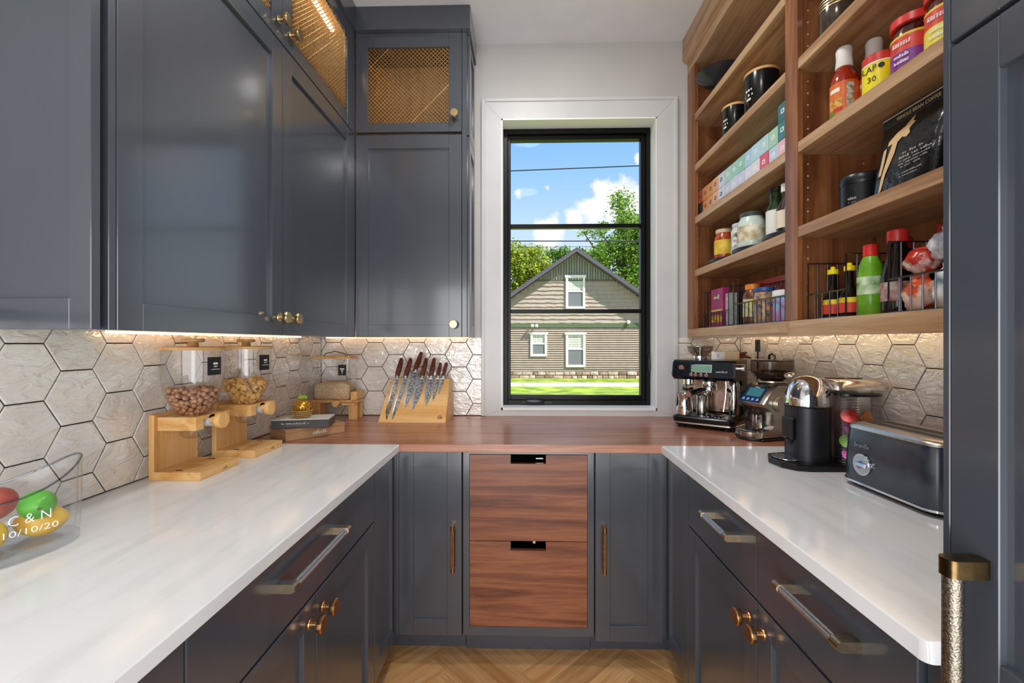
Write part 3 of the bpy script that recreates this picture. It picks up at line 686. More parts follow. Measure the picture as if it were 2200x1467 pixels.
# neighbouring house
hs = thing('neighbouring_house', 'grey gabled house with lap siding seen through the window', 'house', (2.64, 22, GZ)); hoff = (2.64, 22, GZ)
SIDE = noisy('taupe_siding', '#a08f82', '#ab9a8c', 3, .8); SHING = noisy('taupe_shingle', '#a3948a', '#ae9f94', 4, .85)
GREYB = noisy('grey_gable_board', '#a09e93', '#adaba0', 3, .8); BATT = M('#5c5a52', .8); GREENB = M('#55684a', .7); ROOF = noisy('dark_roof_shingle', '#55505a', '#67626b', 12, .9)
HWHITE = M('#f1ede6', .6); ROCK = None
HX0, HX1 = -3.6, 8.9
def roof_z(x): return 5.86-.688*abs(x-2.64)
wall = MB(); wall.prism([(HX0, GZ-.1), (HX1, GZ-.1), (HX1, roof_z(HX1)-.15), (2.64, 5.80), (HX0, roof_z(HX0)-.15)], 22.03, 22.2, 'y'); wall.box(HX0, HX1, 22.2, 30, GZ-.1, 1.4); wall.build('wall', SIDE, hs, smooth=0, off=hoff)
sd = MB(); z = -.10
while z < 2.07:
    z1 = min(z+.112, 2.085)
    sd.add([(HX0, 21.965, z), (HX1, 21.965, z), (HX1, 22.018, z1-.012), (HX0, 22.018, z1-.012), (HX0, 22.03, z), (HX1, 22.03, z)], [(0, 1, 2, 3), (4, 5, 1, 0)]); z += .112
tag(sd.build('lap_siding', SIDE, hs, smooth=0, off=hoff), kind='stuff')
sd = MB(); z = 2.30
while z < 4.42:
    z1 = min(z+.205, 4.44); x0 = 2.64-(5.80-z1)/.688+.02; x1 = 2.64+(5.80-z1)/.688-.02
    x = x0; k = 0
    while x < x1:
        xe = min(x+random.uniform(.18, .32), x1); dz = random.uniform(-.018, .018)
        sd.add([(x, 21.97, z+dz), (xe, 21.97, z+dz), (xe, 22.02, z1+.02), (x, 22.02, z1+.02), (x, 22.03, z+dz), (xe, 22.03, z+dz)], [(0, 1, 2, 3), (4, 5, 1, 0)]); x = xe
    z += .205
tag(sd.build('shingle_courses', SHING, hs, smooth=0, off=hoff), kind='stuff')
MB().prism([(2.64-1.92, 4.45), (2.64+1.92, 4.45), (2.64, 5.78)], 22.0, 22.03, 'y').build('gable_board', GREYB, hs, smooth=0, off=hoff)
MB().box(2.64-1.95, 2.64+1.95, 21.97, 22.02, 4.40, 4.47).build('gable_rail', BATT, hs, smooth=0, off=hoff)
for i in range(-6, 7):
    x = 2.64+i*.262
    for dx in (-.06, .06):
        zt = 5.72-.688*abs(x+dx-2.64)
        if zt > 4.52: MB().box(x+dx-.022, x+dx+.022, 21.965, 22.0, 4.45, zt).build('batten', BATT, hs, smooth=0, off=hoff)
MB().box(HX0, HX1, 21.95, 22.03, 2.085, 2.296).build('band_board', GREENB, hs, smooth=0, off=hoff)
for s_ in (-1, 1):
    L = 6.6
    mb = MB().prism([(2.64, 5.80), (2.64, 6.00), (2.64+s_*L, 6.00-.688*L), (2.64+s_*L, 5.80-.688*L)], 21.55, 30, 'y'); mb.build('roof_slope', ROOF, hs, smooth=0, off=hoff)
    mb = MB().prism([(2.64, 5.78), (2.64, 5.92), (2.64+s_*L, 5.92-.688*L), (2.64+s_*L, 5.78-.688*L)], 21.50, 21.55, 'y'); mb.build('barge_board', M('#5a5562', .7), hs, smooth=0, off=hoff)
CURT = noisy('pale_curtain', '#b9c4bb', '#ccd4cc', 9, .8, stretch=(8, 1, .3)); SCREEN = M('#73767b', .6)
for x0, x1, z0, z1 in ((2.146, 3.10, 3.02, 4.69), (.384, 1.207, .64, 1.85), (2.146, 3.114, .104, 1.85)):
    f = MB(); t = .11
    f.box(x0, x0+t, 21.92, 22.03, z0, z1); f.box(x1-t, x1, 21.92, 22.03, z0, z1); f.box(x0+t, x1-t, 21.92, 22.03, z0, z0+t); f.box(x0-.05, x1+.05, 21.90, 22.03, z1-.13, z1)
    f = f.build('window', HWHITE, hs, smooth=0, off=hoff)
    zm = (z0+z1)/2+.02
    MB().box(x0+t, x1-t, 21.94, 22.02, zm-.03, zm+.03).build('meeting_rail', HWHITE, f, smooth=0, off=hoff)
    MB().box(x0+t, x1-t, 21.975, 21.985, zm+.03, z1-.13).build('pane', CURT, f, smooth=0, off=hoff)
    MB().box(x0+t, x1-t, 21.965, 21.98, z0+t, zm-.03).build('screen', SCREEN, f, smooth=0, off=hoff)
    for xx in (x0+t+.2, x1-t-.2): MB().box(xx-.012, xx+.012, 21.97, 21.975, zm+.03, z1-.13).build('glazing_bar', HWHITE, f, smooth=0, off=hoff)
for x in (.47, .68): 
    mb = MB(); mb.cyl((x, 21.95, 2.20), (x, 21.78, 2.20), .03); mb.sphere((x, 21.74, 2.16), .085, 10, 6); mb.build('floodlight', HWHITE, hs, off=hoff)
MB().sphere((5.24, 21.9, 2.34), .10, 10, 6).build('round_light', HWHITE, hs, off=hoff)
STM = [noisy('stone_%d' % i, a, b_, 6, .9, bump=.4, bdist=.02) for i, (a, b_) in enumerate((('#8e7468', '#b3998a'), ('#a58b78', '#cdb9a4'), ('#765f56', '#9a8074'), ('#b49c92', '#dccbbd')))]
x = HX0
for row in range(2):
    x = HX0+row*.1
    while x < HX1:
        wd = random.uniform(.22, .55); zz = GZ-.04+row*.19
        if -1.6 < x < 7.2: MB().box(x+.012, x+wd-.012, 21.93-random.uniform(0, .04), 22.03, zz+.01, zz+.18+random.uniform(-.02, .0), b=.02).build('stone', STM[random.randrange(4)], hs, off=hoff)
        x += wd
# second house far left
h2 = thing('distant_house', 'house with a reddish roof behind the left slope of the gable', 'house', (-4, 34, GZ)); h2o = (-4, 34, GZ)
MB().box(-9, .6, 34.2, 40, GZ, 4.9).build('wall', M('#c9b8ae', .8), h2, smooth=0, off=h2o)
MB().prism([(33.8, 4.8), (37, 6.2), (40.6, 4.8), (40.6, 4.6), (33.8, 4.6)], -9.5, .3, 'x').build('roof', noisy('red_brown_roof', '#8a6358', '#a37b6d', 6, .9), h2, smooth=0, off=h2o)
MB().box(-.25, .45, 35.5, 36.3, 5.4, 6.7).build('chimney', M('#cfc8c4', .8), h2, smooth=0, off=h2o)
# trees
def leafmat(nm, a, b_, c):
    m, t, n, l, bs = newmat(nm); at = n.new('ShaderNodeAttribute'); at.attribute_name = 'tone'
    r = ramp(n, [(0, a), (.5, b_), (1, c)]); l.new(at.outputs['Fac'], r.inputs[0]); l.new(r.outputs[0], bs.inputs['Base Color']); bs.inputs['Roughness'].default_value = .6
    tr = n.new('ShaderNodeBsdfTranslucent'); l.new(r.outputs[0], tr.inputs[0]); mi = n.new('ShaderNodeMixShader'); mi.inputs[0].default_value = .35
    o = n['Material Output']; l.new(bs.outputs[0], mi.inputs[1]); l.new(tr.outputs[0], mi.inputs[2]); l.new(mi.outputs[0], o.inputs[0]); return m
LEAF1 = leafmat('leaf_green', '#4d7a26', '#80a836', '#b4cc58'); LEAF2 = leafmat('leaf_yellow_green', '#5d7d1f', '#98ad2e', '#d0cc4c'); LEAF3 = leafmat('leaf_dark', '#3b6428', '#5f8c34', '#96b64a')
BARK = noisy('bark', '#4f4334', '#6d6050', 6, .9)
def tree(label, base, blobs, n, mat, lsize, trunk_r, seed):
    rnd = random.Random(seed); t = thing('tree', label, 'tree', base, group='trees behind the neighbouring house')
    br = MB(); top = blobs[0]
    bx_, by_, bz_ = base
    zt = max(b[2] for b in blobs)-bz_
    cx = sum(b[0] for b in blobs)/len(blobs)-bx_
    tr = [(0, 0, -.3), (cx*.15, 0, zt*.3), (cx*.5, 0, zt*.6), (cx*.9, 0, zt*.9)]
    br.tube(tr, [trunk_r, trunk_r*.8, trunk_r*.5, trunk_r*.15], 8)
    for b in blobs:
        q = (b[0]-bx_, b[1]-by_, b[2]-bz_); f = rnd.uniform(.35, .6); s0 = Vector(tr[1]).lerp(Vector(tr[2]), rnd.random())
        mid = s0.lerp(Vector(q), .55)+Vector((rnd.uniform(-.3, .3), rnd.uniform(-.3, .3), rnd.uniform(-.2, .5)))
        br.tube([s0, mid, q, Vector(q)+Vector((rnd.uniform(-.4, .4), 0, b[4]*.7))], [trunk_r*.4, trunk_r*.25, trunk_r*.14, .015], 6)
    br.build('trunk', BARK, t)
    vs = []; fs = []; tone = []
    tot = sum(b[3]*b[3]*b[4] for b in blobs)
    for b in blobs:
        for _ in range(int(n*b[3]*b[3]*b[4]/tot)):
            # twig clusters: leaves gather around random points of the crown
            u = Vector((rnd.gauss(0, 1), rnd.gauss(0, 1), rnd.gauss(0, 1))).normalized()*(rnd.random()**.45)
            c = Vector((b[0]-bx_+u.x*b[3], b[1]-by_+u.y*b[3], b[2]-bz_+u.z*b[4]))
            tn = rnd.random()
            for _ in range(5):
                p = c+Vector((rnd.gauss(0, .16), rnd.gauss(0, .16), rnd.gauss(0, .13)))
                d = Vector((rnd.gauss(0, 1), rnd.gauss(0, 1), rnd.gauss(0, .6))).normalized(); sdv = d.orthogonal().normalized(); sdv.rotate(Matrix.Rotation(rnd.random()*6.3, 3, d)); L = lsize*rnd.uniform(.6, 1.2); k = len(vs)
                vs += [p-d*L*.5, p+sdv*L*.3, p+d*L*.5, p-sdv*L*.3]; fs.append((k, k+1, k+2, k+3)); tone += [min(1, max(0, tn*.6+rnd.random()*.4))]
    me = bpy.data.meshes.new('foliage'); me.from_pydata([tuple(v) for v in vs], [], fs); me.materials.append(mat)
    at = me.attributes.new('tone', 'FLOAT', 'FACE'); at.data.foreach_set('value', tone)
    o = bpy.data.objects.new('foliage', me); COL.objects.link(o); o.parent = t; o['kind'] = 'stuff'
tree('tall loose green tree at the right of the window view', (7.4, 31, GZ), [(6.9, 31, 11.2, .85, 1.0), (7.3, 31, 9.9, 1.0, .8), (7.9, 31, 8.9, 1.5, 1.2), (5.3, 31, 9.2, .9, .45), (4.3, 31, 9.05, .5, .3), (6.3, 31, 7.9, 1.5, .9), (8.3, 31, 7.0, 1.8, 1.4), (9.4, 31, 9.0, 1.6, 2.0), (7.6, 31, 5.6, 1.8, 1.2), (5.4, 31, 7.0, 1.3, .9)], 3900, LEAF1, .22, .26, 3)
tree('yellow green tree at the left of the window view', (.28, 31, GZ), [(-0.56, 31, 7.50, 1.03, 0.85), (0.85, 31, 7.60, 0.75, 0.66), (0.19, 31, 6.37, 1.32, 0.94), (1.41, 31, 6.75, 0.75, 0.75), (-1.78, 31, 6.66, 1.22, 1.41), (1.13, 31, 5.62, 0.85, 0.75), (-0.19, 31, 5.15, 1.22, 0.66)], 2200, LEAF2, .22, .22, 5)
tree('dark green tree rising behind the peak of the gable', (3.7, 35, GZ), [(3.2, 35, 8.1, 1.1, .7), (4.6, 35, 7.9, 1.1, .8), (2.3, 35, 8.3, .7, .45), (5.6, 35, 7.0, 1.3, 1.0), (4.2, 35, 6.8, 1.3, .9)], 1700, LEAF3, .22, .2, 8)
# overhead lines
for i, (p, q, r_, lb) in enumerate((((-14, 18, 8.05), (20, 18, 9.10), .022, 'upper overhead cable crossing the sky'), ((-14, 18, 5.66), (20, 18, 5.48), .022, 'lower overhead cable crossing in front of the trees'), ((-14, 18.2, 5.36), (20, 18.2, 5.42), .010, 'thin overhead wire just under the lower cable'))):
    mb = MB(); mb.tube([(p[0]+(q[0]-p[0])*t/12, p[1], p[2]+(q[2]-p[2])*t/12-.10*(1-((t-6)/6)**2)) for t in range(13)], r_, 6)
    tag(mb.build('overhead_cable', M('#2a2c30', .6)), lb, 'cable', 'overhead cables')
# ================================================================== LEFT WORKTOP
# ---- oval clear tub with fruit
def ell(a, b_, n=40): return [(a*math.cos(2*PI*i/n), b_*math.sin(2*PI*i/n)) for i in range(n)]
tb = thing('oval_tub', 'clear acrylic oval tub engraved with initials and a date', 'tub', (-1.018, .800, ZT), rad(62))
NS = 48
def tubring(a, b_, zf): return [(a*math.cos(2*PI*i/NS), b_*math.sin(2*PI*i/NS), zf(math.cos(2*PI*i/NS))) for i in range(NS)]
rim = lambda c: .118+.054*abs(c)**2.2
t = MB(); t.loft([tubring(.136, .084, lambda c: .016), tubring(.138, .086, lambda c: .05), tubring(.141, .088, rim), tubring(.135, .082, rim), tubring(.132, .080, lambda c: .05), tubring(.129, .078, lambda c: .018)], caps=False)
t.build('tub_wall', ACRYL, tb, smooth=50)
t = MB(); t.loft([tubring(.130, .078, lambda c: 0), tubring(.136, .084, lambda c: .004), tubring(.136, .084, lambda c: .016), tubring(.128, .076, lambda c: .018)])
t.build('tub_base', thin_glass('acrylic_base', (.95, .97, 1.0), 1.8), tb, smooth=50)
t = MB(); t.tube([p for p in tubring(.138, .085, lambda c: rim(c)+.001)], .0022, 6, closed=True); t.build('tub_rim', thin_glass('acrylic_rim', (.62, .66, .70), 1.7), tb)
ENG = M('#eef3f5', .6, name='engraved_frost')
dirx = Vector((1, 0, 0)); 
for body, sz, zz, wd in (('C & N', .026, .083, .056), ('10/10/20', .0165, .060, .072)):
    yy = -.0905
    text(body, sz, tb, facing((.044, yy*.965, zz), '-y'), ENG, 'engraving', wd, .0002, .00035 if sz > .02 else .0002)
def fruit(name, label, cat, loc, rx, ry, rz, mat, rot=(0, 0, 0), tip=0):
    mb = MB(); n = 14
    prof = []
    for i in range(n+1):
        a = PI*i/n; r = math.sin(a); z = -math.cos(a)
        if tip: z = z*(1+tip*abs(z)**8); 
        prof.append((r, z))
    mb.lathe([(p[0], p[1]) for p in prof], 24, caps=False)
    mb.v = [(x*rx, y*ry, z*rz) for x, y, z in mb.v]
    st = None
    o = mb.build(name, mat, None, loc=loc, rot=rot, smooth=80); tag(o, label, cat)
    s = MB().cyl((0, 0, rz*(1+tip)-.002), (0, 0, rz*(1+tip)+.004), .0025, 8); s.build('stem', M('#6a5a30', .8), o); return o
YEL = noisy('lemon_skin', '#e0b417', '#f0cb35', 40, .4, bump=.3, bscale=160, bdist=.0008)
fruit('lemon', 'yellow lemon at the front of the clear tub', 'lemon', (-1.003, .790, ZT+.047), .031, .031, .040, YEL, (PI/2, .3, .5), .15)
fruit('lemon', 'golden lemon behind the lime in the clear tub', 'lemon', (-.989, .878, ZT+.046), .031, .031, .036, noisy('lemon_skin_gold', '#d9a51e', '#ecc044', 40, .4, bump=.3, bscale=160, bdist=.0008), (PI/2, 0, -.9), .15)
fruit('lime', 'bright green lime in the clear tub', 'lime', (-.968, .852, ZT+.088), .028, .028, .032, noisy('lime_skin', '#3f9a22', '#62b935', 30, .35, bump=.2, bscale=160, bdist=.0006), (PI/2, .2, .9), .1)
fruit('mango', 'red mango lying at the back of the clear tub', 'mango', (-1.038, .835, ZT+.093), .030, .032, .044, noisy('mango_skin', '#b04a48', '#c9705f', 14, .4), (PI/2, .2, .35), .05)

# ---- bamboo food dispensers
def dispenser(label, y0, X0, content_fn):
    # local: x = away from wall, y along wall, z up; origin base centre of the tray front block
    t = thing('food_dispenser', label, 'dispenser', (X0, y0, ZT), 0, 'bamboo food dispensers')
    L = .178
    MB().box(-.016, 0, 0, L, 0, .195, b=.0015).build('back_board', BAMBOO_Z, t)
    tr = MB(); tr.box(.0005, .141, 0, L, 0, .018, b=.001)
    for s_ in ((.0005, .141, 0, .016), (.0005, .141, L-.016, L), (.0005, .018, .016, L-.016), (.125, .141, .016, L-.016)): tr.box(s_[0], s_[1], s_[2], s_[3], .018, .0255)
    for i in range(9): 
        x = .024+i*.0118; tr.box(x, x+.0075, .016, L-.016, .019, .0250)
    tr.build('drip_tray', BAMBOO_X, t, smooth=20)
    for yy in (.018, L-.022): MB().box(.052, .070, yy, yy+.006, .0240, .0262).build('tray_slot', BLACKM, t, smooth=0)
    hb = MB(); hz0, hz1 = .146, .187
    ring = [[(x, y, z) for x, y in rrect(.0005, .118, .012, L-.012, .006)] for z in (hz0, hz1)]
    inner = [[(.066+.044*math.cos(PI*2*i/24-PI*.0), L/2+.044*math.sin(PI*2*i/24), z) for i in range(24)] for z in (hz1, hz0)]
    hb.box(.0005, .024, .012, L-.012, hz0, hz1, b=.001); hb.box(.024, .118, .012, .046, hz0, hz1, b=.001); hb.box(.024, .118, L-.046, L-.012, hz0, hz1, b=.001); hb.box(.108, .118, .046, L-.046, hz0+.03, hz1)
    hb.build('holder', BAMBOO_X, t, smooth=20)
    cx, cy = .056, .083
    j = MB(); seg = 40
    prof = [(.036, .147), (.036, .187), (.052, .205), (.074, .250), (.082, .298), (.0825, .388)]
    j.lathe(prof, seg, 0, (cx, cy, 0), caps=False); j.lathe([(.034, .128), (.036, .148)], seg, 0, (cx, cy, 0), caps=False); j.lathe([(.0, .112), (.022, .113), (.031, .119), (.034, .129)], seg, 0, (cx, cy, 0), caps=False)
    j.build('glass_hopper', GLASS, t, smooth=60)
    lidp = MB(); lidp.lathe([(0, .388), (.086, .388), (.088, .390), (.088, .396), (.086, .398), (0, .398)], 40, 0, (cx, cy, 0), caps=False)
    lidp = lidp.build('lid', BAMBOO_X, t)
    kb = MB(); kb.lathe([(0, .398), (.016, .398), (.014, .412), (.029, .413), (.031, .415), (.031, .421), (.029, .423), (0, .423)], 28, 0, (cx, cy, 0), caps=False); kb.build('lid_knob', BAMBOO_X, lidp)
    pdl = MB(); pdl.cyl((.100, cy, .167), (.118, cy, .167), .019, 20); pdl.cyl((.060, cy, .167), (.120, cy, .167), .006); pdl.build('dosing_wheel', M('#c9cfd6', .3), t)
    kn = MB(); kn.cyl((.117, cy, .167), (.138, cy, .167), .0115, 16); kn.cyl((.138, cy, .167), (.155, cy, .167), .0250, 28); kn.build('turn_knob', BAMBOO_Z, t)
    lm = MB()
    for i in range(6):
        a0 = -.30+i*.1; a1 = a0+.1
        p = lambda a, z: (.0832*math.cos(a), .0832*math.sin(a), z)
        lm.add([p(a0, .310), p(a1, .310), p(a1, .366), p(a0, .366)], [(0, 1, 2, 3)], 0, Matrix.Translation((cx, cy, 0)) @ Matrix.Rotation(rad(-10), 4, 'Z'))
    lb = lm.build('black_label', M('#1c1c1f', .6), t)
    Xt = Matrix.Translation((cx, cy, 0)) @ Matrix.Rotation(rad(-10), 4, 'Z') @ facing((.0842, 0, 0), '+x')
    for dz, w_, hh in ((.346, .016, .006), (.337, .012, .003), (.328, .030, .0016)):
        q = MB(); q.add([(-w_/2, dz-hh/2, 0), (w_/2, dz-hh/2, 0), (w_/2, dz+hh/2, 0), (-w_/2, dz+hh/2, 0)], [(0, 1, 2, 3)], 0, Xt); q.build('label_print', LABELPAPER, lb, smooth=0)
    scribble(t, facing((.1416, L*.62, .012), '+x'), .020, .009, 3, M('#a8763c', .7), 2)
    content_fn((X0+cx, y0+cy, ZT), prof)
def radius_at(prof, z):
    for (r0, z0), (r1, z1) in zip(prof, prof[1:]):
        if z0 <= z <= z1: return r0+(r1-r0)*(z-z0)/(z1-z0) if z1 > z0 else r1
    return prof[-1][0]
def pile(c, prof, src, name, label, cat, group, size, z0, ztop, cnt, tilt=True):
    rnd = random.Random(len(name)*7); placed = []; tries = 0
    # shells of nuts against the glass and over the top surface
    while len(placed) < cnt and tries < 9000:
        tries += 1
        z = rnd.uniform(z0, ztop+.008); R = radius_at(prof, z)-size*.62
        if R <= 0: continue
        th = rnd.uniform(0, 2*PI); r = R if z < ztop-.012 else R*math.sqrt(rnd.random())
        if z < ztop-.012 and rnd.random() < .1: r *= .8
        p = Vector((r*math.cos(th), r*math.sin(th), z))
        if any((p-q).length < size*.80 for q in placed): continue
        placed.append(p)
    for p in placed:
        o = inst(src, name, None, (c[0]+p.x, c[1]+p.y, c[2]+p.z), (rnd.uniform(0, 6), rnd.uniform(0, 6), rnd.uniform(0, 6)) if tilt else (0, 0, 0)); tag(o, label, cat, group)
NUTM = noisy('hazelnut_shell', '#98603f', '#cc976f', 60, .5)
nut = MB(); nut.lathe([(0, -.0076), (.004, -.0070), (.0072, -.003), (.0078, .001), (.0066, .005), (.003, .0082), (0, .0092)], 10, caps=False); nut = nut.build('nut_src', NUTM); COL.objects.unlink(nut)
sq = MB(); sq.box(-.011, .011, -.011, .011, -.0035, .0035, b=.003); sq = sq.build('cracker_src', noisy('cracker_crust', '#d69b4e', '#eec37c', 70, .6, bump=.3, bscale=200, bdist=.001)); COL.objects.unlink(sq)
dispenser('bamboo food dispenser filled with hazelnuts, nearest the fruit tub', 1.2775, -1.097, lambda c, p: pile(c, p, nut, 'hazelnut', 'brown hazelnut in the glass hopper of the nearest dispenser', 'hazelnut', 'hazelnuts in the dispenser', .0165, .188, .258, 210))
dispenser('bamboo food dispenser filled with square crackers, in the middle', 1.538, -1.094, lambda c, p: pile(c, p, sq, 'cracker', 'golden square cracker in the middle dispenser', 'cracker', 'crackers in the dispenser', .020, .190, .262, 110))
# ---- rectangular dispenser with grain in the corner
o3 = (-1.015, 2.36, ZT)
gd = thing('grain_dispenser', 'rectangular glass grain dispenser on bamboo legs in the corner', 'dispenser', o3)
GX0_, GX1_, GY0_, GY1_ = -1.113, -.915, 2.295, 2.40
for yy in (2.325, 2.395):
    MB().box(-.932, -.886, yy, yy+.014, ZT, ZT+.088, b=.001).build('leg', BAMBOO_Z, gd, off=o3)
MB().box(-1.135, -1.085, 2.325, 2.409, ZT, ZT+.088, b=.001).build('leg', BAMBOO_Z, gd, off=o3)
MB().box(-1.135, -.882, 2.318, 2.412, ZT+.089, ZT+.106, b=.002).build('cradle', BAMBOO_X, gd, off=o3)
MB().box(-.912, -.880, 2.30, 2.412, ZT+.107, ZT+.150, b=.002).build('cradle_end', BAMBOO_X, gd, off=o3)
bt = [[(x, y, z) for x, y in rrect(GX0_+i, GX1_-i, GY0_+i*.6, GY1_-i*.6, .016)] for z, i in ((ZT+.107, .012), (ZT+.118, .0), (ZT+.325, -.001))]
m = MB(); m.loft(bt, caps=False); m.build('glass_box', GLASS, gd, smooth=50, off=o3)
m = MB().prism(rrect(GX0_-.006, GX1_+.006, GY0_-.005, GY1_+.005, .012), ZT+.325, ZT+.339, 'z'); ld_ = m.build('lid', BAMBOO_X, gd, off=o3)
MB().tube([(-1.075, 2.347, ZT+.339), (-1.065, 2.347, ZT+.352), (-1.014, 2.347, ZT+.364), (-.963, 2.347, ZT+.352), (-.953, 2.347, ZT+.339)], .0022, 6).build('lid_handle', BLACKM, ld_, off=o3)
nz_ = MB(); nz_.cyl((-.985, 2.33, ZT+.09), (-.985, 2.28, ZT+.088), .016, 14); nz_.box(-.95, -.875, 2.272, 2.284, ZT+.083, ZT+.092, b=.002); nz_.build('spout', BAMBOO_X, gd, off=o3)
m = MB(); m.loft([[(x, y, z) for x, y in rrect(-1.03, -.94, 2.255, 2.315, .02)] for z in (ZT+.0005, ZT+.075)], caps=False); m.loft([[(x, y, z) for x, y in rrect(-1.03, -.94, 2.255, 2.315, .02)] for z in (ZT+.0005, ZT+.002)]); m.build('catch_cup', GLASS, gd, smooth=50, off=o3)
MB().box(-.975, -.932, GY0_-.0015, GY0_-.0006, ZT+.238, ZT+.294).build('black_label', M('#1c1c1f', .6), gd, smooth=0, off=o3)
for dz, w_, hh in ((.272, .022, .006), (.262, .010, .006), (.252, .004, .008)): MB().box(-.9535-w_/2, -.9535+w_/2, GY0_-.0022, GY0_-.0016, ZT+dz-hh/2, ZT+dz+hh/2).build('label_print', LABELPAPER, gd, smooth=0, off=o3)
GR = noisy('rice_grain', '#c99f6c', '#f3dfbd', 330, .7, detail=2, bump=.9, bscale=380, bdist=.002, lo=.42, hi=.58)
m = MB(); r0 = rrect(GX0_+.0155, GX1_-.0155, GY0_+.010, GY1_-.010, .012); r1 = rrect(GX0_+.0035, GX1_-.0035, GY0_+.0035, GY1_-.0035, .013)
m.loft([[(x, y, ZT+.109) for x, y in r0], [(x, y, ZT+.119) for x, y in r1], [(x, y, ZT+.192+.010*math.sin(x*30)) for x, y in r1], [(x*.5-.507, y*.5+1.17375, ZT+.205) for x, y in r1]])
rice = m.build('rice', GR, None, smooth=60, off=o3, loc=o3); tag(rice, 'pale brown rice filling the corner dispenser', 'rice', kind='stuff')

# ---- boxes and pineapple ornament
def obox(name, label, cat, c, w_, d_, h_, rot, mat, z, edge=None):
    t = thing(name, label, cat, (c[0], c[1], z), rot); return t
A = Vector((-.9815, 1.7941)); Bp = Vector((-.8172, 1.9968)); rotb = math.atan2(Bp.y-A.y, Bp.x-A.x)
wbx = (Bp-A).length; dbx = .165
cen = A+(Bp-A)/2+Vector((-math.sin(rotb), math.cos(rotb)))*dbx/2
t = thing('brown_box', 'flat brown cardboard box lying under the grey box', 'box', (cen.x, cen.y, ZT), rotb)
KRAFT = noisy('kraft_print', '#a37c58', '#b58d67', 5, .6)
MB().box(-wbx/2, wbx/2, -dbx/2, dbx/2, 0, .046, b=.002).build('base', KRAFT, t)
MB().box(-wbx/2-.001, wbx/2+.001, -dbx/2-.001, dbx/2+.001, .030, .047, b=.002).build('lid', noisy('kraft_lid', '#9a7350', '#ab825d', 5, .5), t)
scribble(t, facing((.012, -dbx/2-.0016, .022), '-y'), .060, .018, 7, LABELPAPER, 3, True)
A2 = Vector((-1.0, 1.838)); rot2 = rad(12)
t2 = thing('grey_box', 'dark grey gift box with a white top on the brown box', 'box', (-.957, 1.900, ZT+.0475), rot2)
MB().box(-.115, .115, -.060, .060, 0, .034, b=.0015).build('base', M('#3c3c40', .5), t2)
MB().box(-.1155, .1155, -.0605, .0605, .0342, .0375, b=.001).build('top', M('#d8d2ca', .6), t2)
scribble(t2, facing((-.02, -.0608, .021), '-y'), .110, .008, 17, M('#d0ccc6', .6), 5)
scribble(t2, facing((-.02, -.0608, .011), '-y'), .090, .003, 24, M('#8d8a86', .6), 6)
pz = ZT+.0475+.0378
pn = thing('pineapple_ornament', 'golden pineapple ornament with green leaves on the grey box', 'ornament', (-.962, 1.893, pz))
bs = MB(); bs.lathe([(0, 0), (.026, 0), (.031, .006), (.036, .022), (.038, .030), (.034, .031)], 28, caps=False); bs.build('basket', M('#4a3218', .7), pn)
for i, z in enumerate((.006, .014, .022, .030)):
    r = .030+.0095*(z/.030)
    wv = MB()
    wv.tube([(math.cos(2*PI*k/48)*(r+.0014*(1 if k % 2 else -.6)), math.sin(2*PI*k/48)*(r+.0014*(1 if k % 2 else -.6)), z) for k in range(48)], .0026, 6, closed=True); wv.build('basket_band', noisy('rope_gold', '#a97f3c', '#caa35c', 200, .5), pn)
GOLD = noisy('gold_leaf', '#c08a22', '#f0c860', 90, .3, metal=.85, bump=.6, bscale=120, bdist=.002)
MB().sphere((0, 0, .048), .033, 24, 14, sz=.92).build('fruit_body', GOLD, pn)
dm = MB()
for r_ in range(5):
    za = .034+r_*.011
    rr = .0335*math.sqrt(max(0, 1-((za-.048)/.031)**2))
    for k in range(14):
        a = 2*PI*(k+.5*(r_ % 2))/14; dm.sphere((rr*math.cos(a), rr*math.sin(a), za), .0042, 6, 4)
tag(dm.build('fruit_bumps', GOLD, pn), kind='stuff')
for k in range(16):
    a = 2*PI*k/16*2.4; tl = .35+.75*((k*7) % 10)/10; ln = .018+.012*((k*3) % 5)/5
    d = Vector((math.cos(a)*math.sin(tl), math.sin(a)*math.sin(tl), math.cos(tl))); s_ = Vector((-math.sin(a), math.cos(a), 0)); p = Vector((0, 0, .076))
    lf = MB(); q = [p-s_*.004, p+s_*.004, p+d*ln*.6+s_*.0065, p+d*ln+Vector((0, 0, -.002)), p+d*ln*.6-s_*.0065]; nn = d.cross(s_)*.0012
    lf.loft([[tuple(v+nn) for v in q], [tuple(v-nn) for v in q]]); lf.build('leaf', noisy('ornament_leaf', '#7fae22', '#b9d645', 90, .45), pn, smooth=0)

# ---- knife block and seven knives
kb_o = (-.571, 2.33, ZT)
kb = thing('knife_block', 'slanted magnetic beech knife block left of the window', 'knife block', kb_o)
